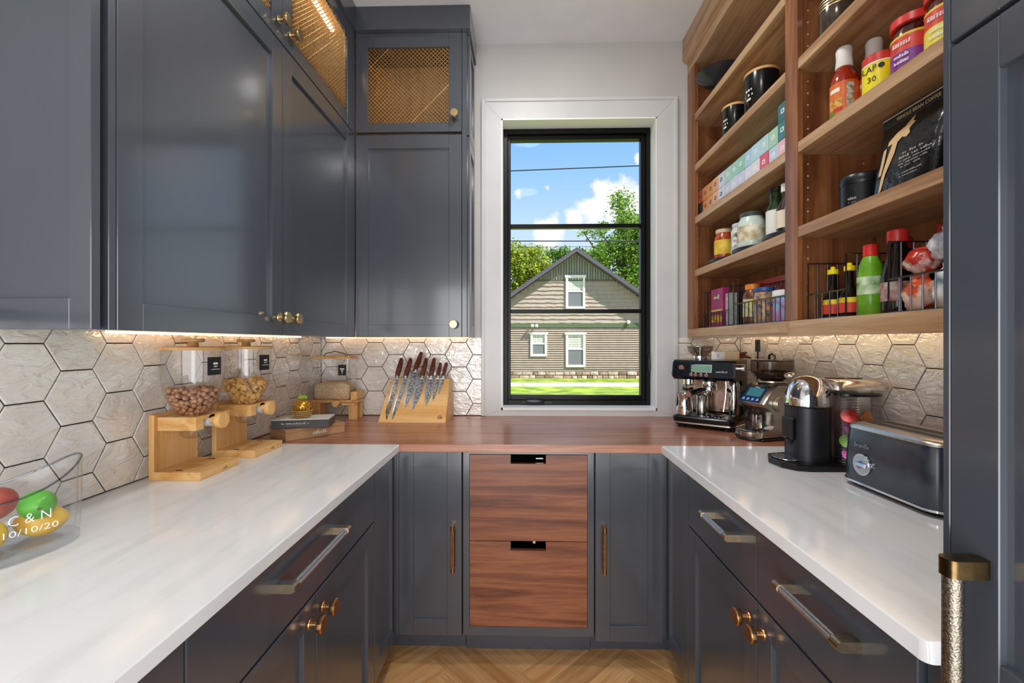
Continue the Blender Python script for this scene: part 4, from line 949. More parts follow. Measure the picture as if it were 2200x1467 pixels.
# front face leans back: bottom front y -.088, top front y +.035
KX0, KX1 = -.745, -.397
yb0, yt0 = 2.243, 2.352
def KF(x, s, d=0):     # point on the leaning face: s = 0 bottom .. 1 top, d = proud of it
    n = Vector((0, -.217, -(yb0-yt0)*-1)).normalized(); n = Vector((0, -.217, .109)).normalized()
    return Vector((x, yb0+(yt0-yb0)*s, ZT+.217*s))+n*d
fx = lambda s: (KX0+.028*s, KX1-.006*s)
m = MB(); m.loft([[(KX0, yb0, ZT), (KX1, yb0, ZT), (KX1+.010, 2.445, ZT), (KX0+.012, 2.445, ZT)], [(KX0+.036, yt0, ZT+.217), (KX1+.004, yt0, ZT+.217), (KX1+.006, 2.39, ZT+.217), (KX0+.038, 2.39, ZT+.217)]])
m.build('block', MAPLE, kb, smooth=0, off=kb_o)
Xm = facing(tuple(KF(-.428, .12, .0005)-Vector(kb_o)), ((1, 0, 0), tuple((KF(0, 1)-KF(0, 0)).normalized()), tuple(Vector((0, -.217, .109)).normalized())))
scribble(kb, Xm, .026, .022, 3, M('#7a4a24', .7), 9, True)
def damask():
    return noisy('hammered_blade', '#6f6c6a', '#d8d6d3', 95, .25, metal=1, bump=.5, bscale=120, bdist=.001)
DAM = damask(); POL = M('#dcdcdc', .12, 1.0)
up = (KF(0, 1)-KF(0, 0)).normalized(); nrm = Vector((0, -.217, .109)).normalized(); ex = Vector((1, 0, 0))
def knife(label, xt, ztop_s, xb, sb, bw, hl, shape, lean):
    # blade axis from heel (xt, s=ztop_s) to tip (xb, s=sb); handle continues above
    h0 = KF(xt, ztop_s, .003); tp = KF(xb, sb, .003); ax = (h0-tp); L = ax.length; ax.normalize(); sd = ax.cross(nrm).normalized()
    if sd.x < 0: sd = -sd
    o = thing('knife', label, 'knife', tuple(h0), 0, 'knives on the magnetic block')
    sp = {'slim': [(0, 0), (bw*.25, .03), (bw*.9, .16), (bw, .5), (bw, 1)], 'chef': [(0, 0), (bw*.30, .07), (bw*.62, .22), (bw*.88, .5), (bw, .82), (bw, 1)]}[shape]
    right = [(.0*bw+bw*.42, a) for a in (0,)]
    # spine on the right is straight-ish, edge on the left curves
    spine = [(bw*.5*(.1+.9*min(1, a*2.2)), a) for a in (0, .12, .3, .6, 1)]
    edge = [(bw*.5*.1-w_, a) for w_, a in sp]
    edge = [(-(w_)*.5+bw*.05*(1-a), a) for w_, a in sp]
    poly = edge[::-1]+spine[1:]
    P_ = lambda p, d: tuple(tp+ax*(p[1]*L)+sd*p[0]+nrm*d-h0)
    b_ = MB(); b_.loft([[P_(p, 0) for p in poly], [P_(p, .0022) for p in poly]]); b_.build('blade', DAM, o, smooth=0)
    e_ = MB(); ep = edge[::-1]+[(x+bw*.20*min(1, a*6), a) for x, a in edge[1:]]; e_.loft([[P_(p, .0022) for p in ep], [P_(p, .0027) for p in ep]]); e_.build('cutting_bevel', POL, o, smooth=0)
    hk = hl/.105
    hp = [(-.0105, 0), (.0105, 0), (.0150, hl*.38), (.0135, hl*.7), (.0120, hl*.95), (.007, hl), (-.004, hl), (-.0065, hl*.95), (-.0105, hl*.6), (-.0125, hl*.3)]
    axh = (up*(hl+.01)+ex*lean).normalized()
    Q = lambda p, d, k=1: tuple(axh*(p[1]+.012)+sd*p[0]*k*hk+nrm*d)
    m = MB(); m.loft([[Q(p, -.009, .8) for p in hp], [Q(p, -.005) for p in hp], [Q(p, .008) for p in hp], [Q(p, .012, .8) for p in hp]]); m.build('handle', KNIFEWOOD, o, smooth=50)
    m = MB(); m.loft([[tuple(axh*a+sd*x*1+nrm*d) for x, d in rrect(-.010, .010, -.008, .010, .004, 3)] for a in (-.002, .0125)]); m.build('bolster', POL, o)
    pn_ = MB(); c = Vector(Q((0, hl*.48), .0115)); pn_.cyl(c, c+nrm*.0012, .0042, 14); pn_.build('rivet', CHROME, o)
    pn_ = MB(); c = Vector(Q((.003, hl*1.0), .0)); pn_.cyl(c-axh*.002, c+axh*.0012, .006, 10); pn_.build('end_cap', DARKSTEEL, o)
for a_ in (('slim carving knife, leftmost on the block', -.680, 1.0, -.703, .05, .030, .105, 'slim', .012),
           ('long slicing knife, second from the left on the block', -.635, 1.0, -.673, .04, .028, .105, 'slim', .018),
           ('chef knife standing highest on the block', -.586, 1.16, -.618, .29, .052, .105, 'chef', .024),
           ('broad santoku knife in the middle of the block', -.544, 1.0, -.578, .26, .050, .105, 'chef', .012),
           ('short chef knife, third from the right on the block', -.496, 1.0, -.505, .36, .044, .105, 'chef', .008),
           ('small paring knife, second from the right on the block', -.4586, 1.0, -.473, .46, .026, .078, 'chef', .008),
           ('smallest paring knife, rightmost on the block', -.431, 1.0, -.446, .63, .022, .078, 'chef', .014)):
    knife(*a_)
# ================================================================== RIGHT WORKTOP
# ---- espresso machine (local: x width, -y front)
em = thing('espresso_machine', 'black and chrome espresso machine with a green display beside the window', 'coffee machine', (.938, 2.222, ZT), rad(-36))
b = MB(); b.loft([[(x, y, z) for x, y in rrect(-.14+i, .14-i, -.165+i, .155-i, .03)] for z, i in ((.012, .012), (.022, .003), (.050, 0), (.056, .004))]); b.build('base', BLACKP, em)
b = MB(); b.loft([[(x, y, z) for x, y in rrect(-.141, .141, -.166, .156, .03)] for z in (.0225, .029)]); b.build('base_trim', NICKEL, em)
for x, y in ((-.1, -.12), (.1, -.12), (-.1, .11), (.1, .11)): MB().lathe([(.02, 0), (.022, .012)], 14, 0, (x, y, 0)).build('foot', BLACKM, em)
b = MB(); b.loft([[(x, y, z) for x, y in rrect(-.128, .128, -.150, .0, .02)] for z in (.056, .0585)]); b.build('drip_tray', M('#26323c', .18, .5), em)
for i in range(7): MB().box(.0+i*.016, .009+i*.016, -.13, -.10, .0587, .0600).build('tray_slot', CHROME, em, smooth=0)
b = MB(); b.box(-.128, .134, .035, .150, .056, .235, b=.008); b.build('rear_body', DARKSTEEL, em)
MB().box(-.12, .10, .031, .035, .065, .225).build('splash_back', M('#b99a86', .2, .9), em)
# head with a slanted front panel
hd = [(-.128, .232), (-.150, .246), (-.132, .318), (-.120, .326), (.150, .326), (.155, .235)]
b = MB(); b.loft([[(x, y, z) for y, z in hd] for x in (-.138, .130)]); b.loft([[(-.138-.006, y*.97, .28+(z-.28)*.85) for y, z in hd], [(-.138, y, z) for y, z in hd]]); b.build('head', M('#101821', .16, .3), em, smooth=30)
b = MB(); b.loft([[(x, y, z) for y, z in [(-.126, .236), (-.146, .248), (-.130, .316), (-.118, .324), (.152, .324), (.152, .06), (.06, .06), (.035, .10), (.035, .20), (.0, .228)]] for x in (.1305, .141)]); b.build('side_panel', DARKSTEEL, em, smooth=30)
b = MB(); b.loft([[(x, -.1335+(.248-z)*-.0, z) for x, z in ((.118, .250), (.1315, .250))]+[(x, -.129, z) for x, z in ((.1315, .314), (.118, .314))], [(x, -.118, z) for x, z in ((.118, .250), (.1315, .250))]+[(x, -.115, z) for x, z in ((.1315, .314), (.118, .314))]]); b.build('edge_strip', BRONZE, em)
nv = Vector((0, -.072, -.018)).normalized(); uv = Vector((0, .018, .072)).normalized()
FP = lambda x, z, d=.0008: Vector((x, -.150+(z-.246)*.25, z))+nv*d
def fpan(x0, x1, z0, z1, mat, nm, d=.001):
    q = MB(); c = [FP(x0, z0, d), FP(x1, z0, d), FP(x1, z1, d), FP(x0, z1, d)]; k = [p-nv*d*1.5 for p in c]; q.loft([[tuple(p) for p in k], [tuple(p) for p in c]]); return q.build(nm, mat, em, smooth=0)
fpan(-.055, .040, .270, .306, CHROME, 'display_bezel', .0012); fpan(-.052, .037, .2725, .3035, M('#6f9a86', .3, emit=.05), 'display', .0018)
b = MB(); c = FP(-.098, .290); b.cyl(c, c+nv*.004, .013, 24); b.build('power_button', CHROME, em)
for i, x in enumerate((-.050, -.030, -.006, .018)):
    b = MB(); c = FP(x, .2585); b.cyl(c, c+nv*.004, .0085, 18); b.build('button', CHROME, em)
Xf = lambda x, z: Matrix(((1, 0, 0, 0), (0, uv.y, nv.y, 0), (0, uv.z, nv.z, 0), (0, 0, 0, 1))).to_4x4()
def onpanel(x, z): 
    p = FP(x, z, .0015); return Matrix(((1, uv.x, nv.x, p.x), (0, uv.y, nv.y, p.y), (0, uv.z, nv.z, p.z), (0, 0, 0, 1)))
scribble(em, onpanel(.083, .275), .050, .009, 9, M('#aeb4ba', .4), 52, True)
b = MB(); b.cyl((.141, -.03, .288), (.160, -.03, .288), .019, 20); b.build('steam_dial', CHROME, em); b = MB(); b.box(.158, .164, -.046, -.014, .270, .306, b=.003); b.build('dial_grip', STEEL, em)
# hopper
b = MB(); b.lathe([(.030, .326), (.034, .345), (.052, .360), (.062, .380), (.062, .388)], 28, 0, (-.060, .050, 0), caps=False); b.build('bean_hopper', SMOKE, em, smooth=60)
b = MB(); b.lathe([(0, .387), (.062, .387), (.065, .390), (.063, .394), (0, .395)], 28, 0, (-.060, .050, 0), caps=False); b.build('hopper_lid', M('#8f8c88', .3, .5), em)
b = MB(); b.lathe([(.034, .326), (.036, .328), (.036, .343), (.032, .345)], 24, 0, (-.060, .050, 0)); b.build('hopper_collar', CHROME, em)
b = MB(); b.cyl((-.06, .05, .345), (-.06, .05, .385), .010, 12); b.build('hopper_core', STEEL, em)
# groups
b = MB(); b.lathe([(.032, .195), (.034, .200), (.034, .225), (.030, .234)], 28, 0, (.015, -.075, 0)); b.build('group_head', CHROME, em)
b = MB(); b.lathe([(.026, .178), (.0345, .182), (.0345, .196)], 28, 0, (.015, -.075, 0)); b.build('portafilter_basket', CHROME, em)
b = MB(); b.tube([(.0, -.105, .186), (-.015, -.130, .183), (-.030, -.165, .176), (-.045, -.200, .170)], [.009, .011, .0125, .013], 14); b.build('portafilter_handle', BLACKP, em)
b = MB(); b.cyl((-.0445, -.199, .170), (-.0475, -.206, .169), .0137, 20); b.build('handle_cap', CHROME, em)
for s_ in (-1, 1): b = MB(); b.tube([(.015, -.075, .178), (.015+s_*.014, -.085, .168), (.015+s_*.016, -.088, .158)], .006, 8); b.build('spout', CHROME, em)
b = MB(); b.lathe([(.022, .200), (.026, .205), (.026, .232)], 20, 0, (-.082, -.075, 0)); b.build('grind_outlet', CHROME, em)
b = MB(); b.tube([(-.105, -.09, .186), (-.095, -.115, .182), (-.070, -.115, .182), (-.060, -.09, .186)], .006, 8); b.build('cradle', BLACKP, em)
b = MB(); b.tube([(.090, -.085, .232), (.092, -.090, .20), (.090, -.094, .15), (.082, -.098, .085)], .0055, 10); b.build('steam_wand', CHROME, em)
b = MB(); b.tube([(.088, -.085, .190), (.102, -.092, .188), (.110, -.096, .180)], .007, 8); b.build('wand_grip', BLACKP, em)
b = MB(); b.lathe([(.0205, .060), (.022, .065), (.022, .215), (.018, .225)], 20, 0, (.110, -.012, 0)); b.build('chrome_column', CHROME, em)
b = MB(); b.tube([(.122, -.06, .060), (.124, -.085, .068), (.120, -.10, .064)], .008, 8); b.build('tray_float', CHROME, em)
# ---- jugs and cup on the machine
def jug(label, loc, rz, r, h):
    t = thing('milk_jug', label, 'jug', loc, rz)
    b = MB(); b.lathe([(0, 0), (r, 0), (r*1.02, .006), (r*.97, h*.6), (r*.90, h*.85), (r*.95, h), (r*.90, h), (r*.86, h*.85), (r*.9, .01), (0, .008)], 32, caps=False)
    b.v = [(x-(.012 if z > h*.9 else 0)*max(0, -x/r)**6, y, z) for x, y, z in b.v]; b.build('jug_body', CHROME, t, smooth=50)
    b = MB(); b.tube([(r*.9, 0, h*.88), (r*1.45, 0, h*.86), (r*1.6, 0, h*.7), (r*1.5, 0, h*.35), (r*.95, 0, h*.2)], .0045, 8); b.build('jug_handle', CHROME, t); return t
Mx = Matrix.Translation((.938, 2.222, ZT)) @ Matrix.Rotation(rad(-36), 4, 'Z')
def onm(x, y, z): return tuple(Mx @ Vector((x, y, z)))
jug('polished steel milk jug at the left of the drip tray', onm(-.092, -.112, .0592), rad(60), .039, .100)
t = thing('tamper_cup', 'tall steel beaker behind the milk jug on the drip tray', 'beaker', onm(-.025, -.055, .0592))
b = MB(); b.lathe([(0, 0), (.027, 0), (.028, .004), (.027, .090), (.025, .092), (.025, .010), (0, .008)], 28, caps=False); b.build('beaker_body', STEEL, t, smooth=50)
b = MB(); b.lathe([(0.0265, .0905), (.0285, .092), (.0265, .0935)], 28, caps=False); b.build('beaker_rim', CHROME, t)
t = thing('drip_plate', 'oval steel plate lying on the drip tray under the spouts', 'plate', onm(.046, -.100, .0592))
b = MB(); b.lathe([(0, 0), (.036, 0), (.044, .006), (.046, .010), (.043, .010), (.034, .004), (0, .004)], 32, caps=False, sx=1.0, sy=.85); b.build('plate_body', CHROME, t)
b = MB(); b.tube([(.0, 0, .008), (-.035, -.02, .016), (-.05, -.03, .02)], .003, 6); b.build('plate_lip', STEEL, t)
t = thing('capsule_box', 'small white and cream box on top of the espresso machine', 'box', onm(.038, .030, .3265), rad(-36))
MB().box(-.032, .030, -.028, .028, 0, .040, b=.001).build('box_end', M('#ece8e2', .6), t); MB().box(.0305, .085, -.028, .028, 0, .040, b=.001).build('sleeve', M('#dcbf97', .6), t)
text('C', .014, t, facing((0, -.0284, .020), '-y'), M('#26282b', .5), 'letter_mark')
t = thing('pastry', 'dark brown twisted pretzel stick bundle on top of the espresso machine', 'snack', onm(.118, .108, .3265), rad(-20))
BROWN = noisy('glazed_brown', '#3d2213', '#6b4426', 60, .35)
for k, pts in enumerate([[(-.045, -.01, .008), (-.02, .0, .018), (.0, .01, .014)], [(-.035, .0, .012), (0, .005, .026), (.03, .012, .036)], [(-.01, -.012, .008), (.02, -.01, .016), (.045, .0, .008)], [(-.02, .012, .008), (.02, .014, .020), (.05, .012, .007)]]):
    b = MB(); b.tube(pts, [.006, .0085, .005], 8); b.build('strand', BROWN, t)

# ---- coffee grinder
cg = thing('coffee_grinder', 'brushed steel coffee grinder with a bean hopper between the coffee machines', 'coffee grinder', (1.058, 1.932, ZT), rad(-72))
side = [(-.105, .012), (.095, .012), (.098, .03), (.098, .205), (.085, .232), (-.010, .235), (-.040, .222), (-.094, .155), (-.088, .142), (-.058, .128), (-.040, .105), (-.036, .062), (-.050, .045), (-.100, .036)]
b = MB(); b.loft([[(x, y*k, .12+(z-.12)*k2) for y, z in side] for x, k, k2 in ((-.072, .95, .96), (-.064, 1, 1), (.064, 1, 1), (.072, .95, .96))]); b.build('body', STEEL, cg, smooth=40)
nvg = Vector((0, -.779, .628)).normalized() if False else Vector((0, -(.222-.155), .054)).normalized(); uvg = Vector((0, .054, .067)).normalized()
def gp(s, d=.001): return Vector((0, -.094+.054*s, .155+.067*s))+nvg*d
def gpan(x0, x1, s0, s1, mat, nm, d=.0012):
    q = MB(); c = [gp(s0, d)+Vector((x0, 0, 0)), gp(s0, d)+Vector((x1, 0, 0)), gp(s1, d)+Vector((x1, 0, 0)), gp(s1, d)+Vector((x0, 0, 0))]; q.loft([[tuple(p-nvg*d*1.5) for p in c], [tuple(p) for p in c]]); return q.build(nm, mat, cg, smooth=0)
gpan(-.05, .05, .05, .97, M('#14171b', .2), 'control_panel'); gpan(-.038, .038, .38, .88, M('#3d7f86', .3, emit=.05), 'display', .002)
for i in range(4):
    q = gp(.18, .002)+Vector((-.036+i*.024, 0, 0)); b = MB(); b.cyl(q, q+nvg*.003, .007, 14); b.build('button', CHROME, cg)
q = gp(.93, .002); scribble(cg, Matrix(((1, uvg.x, nvg.x, 0), (0, uvg.y, nvg.y, q.y), (0, uvg.z, nvg.z, q.z), (0, 0, 0, 1))), .026, .006, 6, LABELPAPER, 51)
b = MB(); b.lathe([(.078, 0), (.082, .004), (.080, .012)], 28, 0, (0, -.055, 0), sx=.85, sy=1.0); b.build('foot_tray', BLACKM, cg)
b = MB(); b.box(-.075, .075, -.10, .102, 0, .012, b=.004); b.build('foot_plate', BLACKM, cg)
b = MB(); b.lathe([(.052, .012), (.054, .02), (.054, .034)], 24, 0, (0, -.080, 0), sx=.9); b.build('catch_dish', STEEL, cg)
b = MB(); b.lathe([(.030, .040), (.032, .044), (.030, .108), (.022, .124)], 24, 0, (0, -.072, 0)); b.build('portafilter_cup', SMOKE, cg)
b = MB(); b.lathe([(.019, .045), (.021, .05), (.021, .105)], 16, 0, (.012, -.066, 0)); b.build('grind_spout', CHROME, cg)
b = MB(); b.lathe([(.05, .235), (.058, .24), (.058, .246)], 28, 0, (0, .03, 0)); b.build('hopper_ring', NICKEL, cg)
b = MB(); b.lathe([(.046, .246), (.052, .252), (.082, .278), (.086, .288), (.086, .330)], 32, 0, (0, .03, 0), caps=False, sx=.92); b.build('hopper', SMOKE, cg, smooth=60)
b = MB(); b.lathe([(0, .330), (.086, .330), (.088, .333), (.086, .337), (0, .338)], 32, 0, (0, .03, 0), caps=False, sx=.92); ldg = b.build('hopper_lid', M('#3a302b', .3), cg)
b = MB(); b.tube([(-.014, .03, .338), (-.013, .03, .356), (0, .03, .362), (.013, .03, .356), (.014, .03, .338)], .005, 8); b.build('lid_grip', BLACKP, ldg)
b = MB(); b.lathe([(0, .248), (.045, .248), (.05, .252), (.076, .275), (.076, .287), (.05, .292), (0, .290)], 28, 0, (0, .03, 0), caps=False, sx=.9); b = b.build('coffee_beans', noisy('dark_beans', '#2a1610', '#5d3a2a', 120, .4, bump=.8, bscale=120, bdist=.004), None); 
b.location = cg.location; b.rotation_euler = cg.rotation_euler; tag(b, 'dark roasted coffee beans filling the grinder hopper', 'coffee beans', kind='stuff')
b = MB(); b.cyl((.072, -.01, .155), (.092, -.01, .155), .030, 28); b.build('grind_dial', STEEL, cg); b = MB(); b.lathe([(.030, 0), (.033, .003), (.033, .008)], 28, 0, (0, 0, 0), X=Matrix.Translation((.074, -.01, .155)) @ Matrix.Rotation(PI/2, 4, 'Y')); b.build('dial_ring', NICKEL, cg)

# ---- capsule machine, front towards the aisle (-x)
cm = thing('capsule_machine', 'black capsule coffee machine with a chrome domed head, behind the toaster', 'coffee machine', (.965, 1.512, ZT), 0)
b = MB(); base = [(.17, -.095), (.17, .075), (-.03, .08), (-.10, .06), (-.125, .01), (-.118, -.05), (-.09, -.088), (-.05, -.098)]
b.loft([[(x*k, y*k, z) for x, y in base] for z, k in ((0, .98), (.004, 1), (.018, 1), (.021, .985))]); b.build('base', BLACKP, cm, smooth=25)
b = MB(); b.lathe([(0, .0215), (.042, .0215), (.044, .0235), (.042, .0255), (0, .0255)], 28, 0, (-.076, -.005, 0), caps=False, sx=.85, sy=1.1); b.build('drip_grid', noisy('perforated_steel', '#2d3036', '#d6d8dc', 260, .3, metal=.9, detail=0), cm)
body = [(.066*math.cos(t), .066*math.sin(t)) for t in [rad(-150+300*i/36) for i in range(37)]]
b = MB(); b.loft([[(x, y, z) for x, y in body] for z in (.021, .198)]); b.build('body', noisy('matt_graphite', '#17191e', '#1e2127', 30, .38), cm, smooth=40)
b = MB(); b.lathe([(.0668, .198), (.0668, .216), (.064, .240), (.056, .265), (.042, .285), (.022, .296), (0, .299)], 36, 0, (0, 0, 0)); b.build('dome', CHROME, cm, smooth=60)
b = MB(); b.lathe([(.0675, .195), (.0685, .198), (.0675, .201)], 36); b.build('dome_ring', BLACKP, cm)
b = MB(); b.box(-.070, -.040, -.030, .030, .085, .16, b=.004); b.build('brew_head', BLACKP, cm); b = MB(); b.lathe([(.011, .070), (.014, .086)], 16, 0, (-.058, 0, 0)); b.build('coffee_spout', BLACKP, cm)
b = MB(); b.lathe([(0, .0), (.014, 0), (.016, .004), (.014, .010), (0, .011)], 18, 0, (0, 0, 0), X=Matrix.Translation((-.052, .012, .296)) @ Matrix.Rotation(rad(-20), 4, 'Y')); b.build('lever_button', NICKEL, cm)
rear = lambda k, e: [(x, y) for x, y in rrect(.04, .225-e, -.075*k, .066*k, .03)]
b = MB(); b.loft([[(x, y, z) for x, y in rear(k, e)] for z, k, e in ((.2575, 1, .0), (.268, 1, .002), (.284, .90, .012), (.290, .6, .03))]); b.build('rear_cover', M('#cfc4ba', .16, .75), cm, smooth=50)
b = MB(); b.loft([[(x, y, z) for x, y in rrect(.05, .224, -.004, .060, .02)] for z in (.021, .257)]); b.build('rear_body', STEEL, cm, smooth=40)
b = MB(); b.lathe([(0, .2905), (.05, .2905), (.052, .292), (.05, .2935), (0, .2935)], 28, 0, (.12, 0, 0), caps=False, sx=1.2, sy=.6); b.build('rear_badge', M('#4a2c1c', .15), cm)
# ---- ribbed clear canister with colourful capsules
CX, CY = 1.092, 1.459; CZ = ZT+.0213
t = thing('ribbed_canister', 'clear ribbed tank of colourful capsules standing right of the capsule machine', 'canister', (CX, CY, CZ))
CR = .070; EY = .60
b = MB(); prof = []
for i in range(26):
    z = .003+i*.0082; prof += [(CR, z), (CR-.0016, z+.0041)]
b.lathe(prof, 44, caps=False, sy=EY); b.build('ribbed_wall', thin_glass('ribbed_plastic', (.86, .84, .88), 2.1, .08), t, smooth=20)
b = MB(); b.lathe([(0, 0), (CR, 0), (CR, .003), (0, .003)], 36, caps=False, sy=EY); b.build('canister_base', BLACKP, t)
b = MB(); b.lathe([(0, .2165), (CR+.001, .2165), (CR+.002, .219), (CR+.001, .224), (0, .225)], 36, caps=False, sy=EY); b.build('canister_lid', BLACKP, t)
capm = MB(); capm.lathe([(0, -.012), (.012, -.012), (.019, -.002), (.021, .006), (.024, .007), (.024, .009), (0, .010)], 16, caps=False); cap = capm.build('cap_src', BLACKP); COL.objects.unlink(cap)
caps_ = [(-.030, -.012, .026, '#b0208f', 'magenta'), (.016, -.012, .026, '#8f1f9c', 'violet'), (-.034, -.006, .066, '#7fb52a', 'lime green'), (.010, -.010, .068, '#c02a86', 'pink'), (-.022, -.008, .108, '#a82a90', 'purple'), (.030, -.008, .106, '#d8692a', 'orange'), (-.030, -.006, .148, '#d8443a', 'red'), (.020, -.008, .144, '#e08a34', 'amber')]
for x, y, z, c, nm in caps_:
    me = cap.data.copy(); me.materials.clear(); me.materials.append(M(c, .25, .3))
    o = inst(me, 'coffee_capsule', None, (CX+x, CY+y, CZ+z), (rad(70)+x*8, y*9, x*20)); tag(o, '%s coffee capsule in the ribbed tank' % nm, 'capsule', 'capsules in the ribbed tank')

# ---- toaster
ts = thing('toaster', 'dark two-slice toaster with a round chrome dial at the right', 'toaster', (1.04, 1.185, ZT), rad(1.5))
TB = noisy('toaster_blue_black', '#1f2c39', '#263443', 20, .22, spec=.9)
def trr(i, r=.045): return rrect(-.093+i, .093-i, -.152+i, .152-i, r-i*.5, 8)
b = MB(); b.loft([[(x, y, z) for x, y in trr(i)] for z, i in ((.020, .0), (.030, -.001), (.10, .001), (.163, .006), (.168, .008))]); b.build('shell', TB, ts, smooth=40)
b = MB(); b.loft([[(x, y, z) for x, y in trr(i)] for z, i in ((.0125, .004), (.014, -.003), (.0195, -.003), (.021, .001))]); b.build('chrome_band', CHROME, ts, smooth=40)
b = MB(); b.loft([[(x, y, z) for x, y in trr(i)] for z, i in ((0, .020), (.004, .012), (.0125, .005))]); b.build('foot_skirt', BLACKM, ts, smooth=40)
b = MB(); b.loft([[(x, y, z) for x, y in trr(i)] for z, i in ((.166, .006), (.172, .007), (.178, .013), (.179, .030))]); b.build('top_plate', NICKEL, ts, smooth=40)
b = MB(); b.loft([[(x, y, z) for x, y in rrect(-.045, .045, -.125, .125, .012)] for z in (.1792, .1802)]); b.build('slot_rim', STEEL, ts)
for x in (-.022, .022):
    b = MB(); b.box(x-.014, x+.014, -.118, .118, .1799, .1809); b.build('slot', BLACKM, ts, smooth=0)
b = MB(); b.cyl((-.0935, .060, .072), (-.099, .060, .072), .0295, 36); b.build('dial_ring', CHROME, ts); 
b = MB(); b.cyl((-.099, .060, .072), (-.1005, .060, .072), .0255, 36); b.build('dial_face', M('#b9c4cf', .25, .6), ts)
b = MB(); b.box(-.109, -.1005, .036, .072, .066, .078, b=.003); b.build('dial_pointer', CHROME, ts); b = MB(); b.cyl((-.1005, .060, .072), (-.106, .060, .072), .010, 8); b.build('dial_hub', M('#6f7a86', .3, .8), ts)
b = MB(); b.cyl((-.094, .022, .078), (-.1005, .022, .078), .0025, 8); b.build('dial_tick', CHROME, ts)
text('Breville', .019, ts, facing((-.0935, .066, .122), '-x'), M('#9aa3ac', .3, .8), 'lettering', .052, .0008)
for i, z in enumerate((.052, .078, .104)):
    b = MB(); b.cyl((-.035, -.151, z), (-.035, -.158, z), .0075, 16); b.build('side_button', CHROME, ts)
b = MB(); b.box(.0, .04, -.168, -.152, .10, .115, b=.004); b.build('lever', CHROME, ts)
# ---- power cord hanging under the shelf
t = thing('power_plug', 'black plug and cord hanging below the shelves by the grinder', 'plug', (1.185, 2.238, 1.17))
b = MB(); b.box(-.012, .006, -.011, .011, .11, .170, b=.003); b.build('plug_body', BLACKP, t)
b = MB(); b.tube([(-.003, 0, .112), (-.003, 0, .05), (-.004, .002, -.05), (-.003, .006, -.16), (-.01, .0, -.246)], .0042, 8); b.build('cord', BLACKM, t)
# ================================================================== GROCERIES ON THE SHELVES
ZS = {'top': 2.545, 'A': 2.273, 'C': 1.9945, 'D': 1.712, 'E': 1.4005}
def bottle(name, label, cat, loc, prof, mat, cap=None, capmat=None, lab_=None, labmat=None, group=None, seg=24, rz=0, body_name='body', extra=None):
    t = thing(name, label, cat, loc, rz, group)
    b = MB(); b.lathe(prof, seg); b.build(body_name, mat, t, smooth=40)
    if cap: b = MB(); b.lathe(cap, seg); b.build('cap', capmat, t, smooth=30)
    if lab_:
        for (z0, z1, r, m) in lab_:
            b = MB(); b.lathe([(r, z0), (r, z1)], seg, caps=False); b.build('label_wrap', m, t, smooth=40)
    return t
# ---- black canisters with wooden lids (left bay)
for lb, y, x, r, h in (('smaller black canister with a wooden lid, left of the pair', 2.095, 1.00, .054, .150), ('larger black canister with a wooden lid, right of the pair', 1.880, 1.01, .066, .175)):
    t = thing('canister', lb, 'canister', (x, y, ZS['A']+.0005), 0, 'black canisters with wooden lids')
    b = MB(); b.lathe([(r*.97, 0), (r, .004), (r, h)], 32); b.build('body', M('#1b1a1a', .16, .2), t)
    b = MB(); b.lathe([(r*1.0, h+.0005), (r*1.03, h+.002), (r*1.03, h+.010), (r*1.0, h+.012)], 32); b.build('lid', BAMBOO_X, t)
    for k, (dz, w_) in enumerate(((.62, .5), (.50, .6), (.40, .35))):
        b = MB(); a0 = PI+.25; b.add([(r*1.004*math.cos(a0+w_*s_), r*1.004*math.sin(a0+w_*s_), h*dz+q) for s_ in (-.5, 0, .5) for q in (-.004, .004)], [(0, 2, 3, 1), (2, 4, 5, 3)]); b.build('label_line', LABELPAPER, t, smooth=0)
# ---- dark dish on the top shelf
t = thing('dark_dish', 'dark shallow dish on a small stand on the top left shelf', 'dish', (.985, 2.215, ZS['top']+.0005))
b = MB(); b.lathe([(.02, .06), (.08, .085), (.115, .120), (.112, .122), (.07, .09), (.0, .075)], 32, caps=False); b.build('dish_bowl', M('#2a2b33', .25), t)
b = MB(); b.lathe([(.035, 0), (.030, .004), (.012, .03), (.022, .061)], 20); b.build('dish_stand', CHROME, t)
# ---- capsule sleeves: two rows and a third layer
low = [('#2c2c30', 'black'), ('#d98f55', 'light orange'), ('#dd9a62', 'peach'), ('#e0b08a', 'pale apricot'), ('#cfd0e2', 'lilac white'), ('#c3c6e0', 'pale violet'), ('#d2d2e8', 'pale lavender'), ('#c9cde6', 'faint blue'), ('#d9dbe6', 'silver white'), ('#e0dde4', 'pearl white'), ('#d7566c', 'crimson'), ('#bcd0e4', 'sky blue'), ('#eab9c4', 'pink')]
topr = [('#9c4a33', 'rust red'), ('#d6884c', 'orange'), ('#d98d50', 'tangerine'), ('#e0a271', 'sand orange'), ('#cdd2e0', 'cool white'), ('#a9ccc2', 'mint'), ('#9cc8bd', 'sea green'), ('#92c3ac', 'light green'), ('#aacbe0', 'ice blue'), ('#b7d4e4', 'powder blue'), ('#b4d2da', 'pale aqua'), ('#a9cfb2', 'soft green'), ('#3f7f82', 'teal')]
third = [(12, '#376f78', 'deep teal')]
sl0 = MB().box(0, .225, -.0292, .0292, 0, .066, b=.0012)
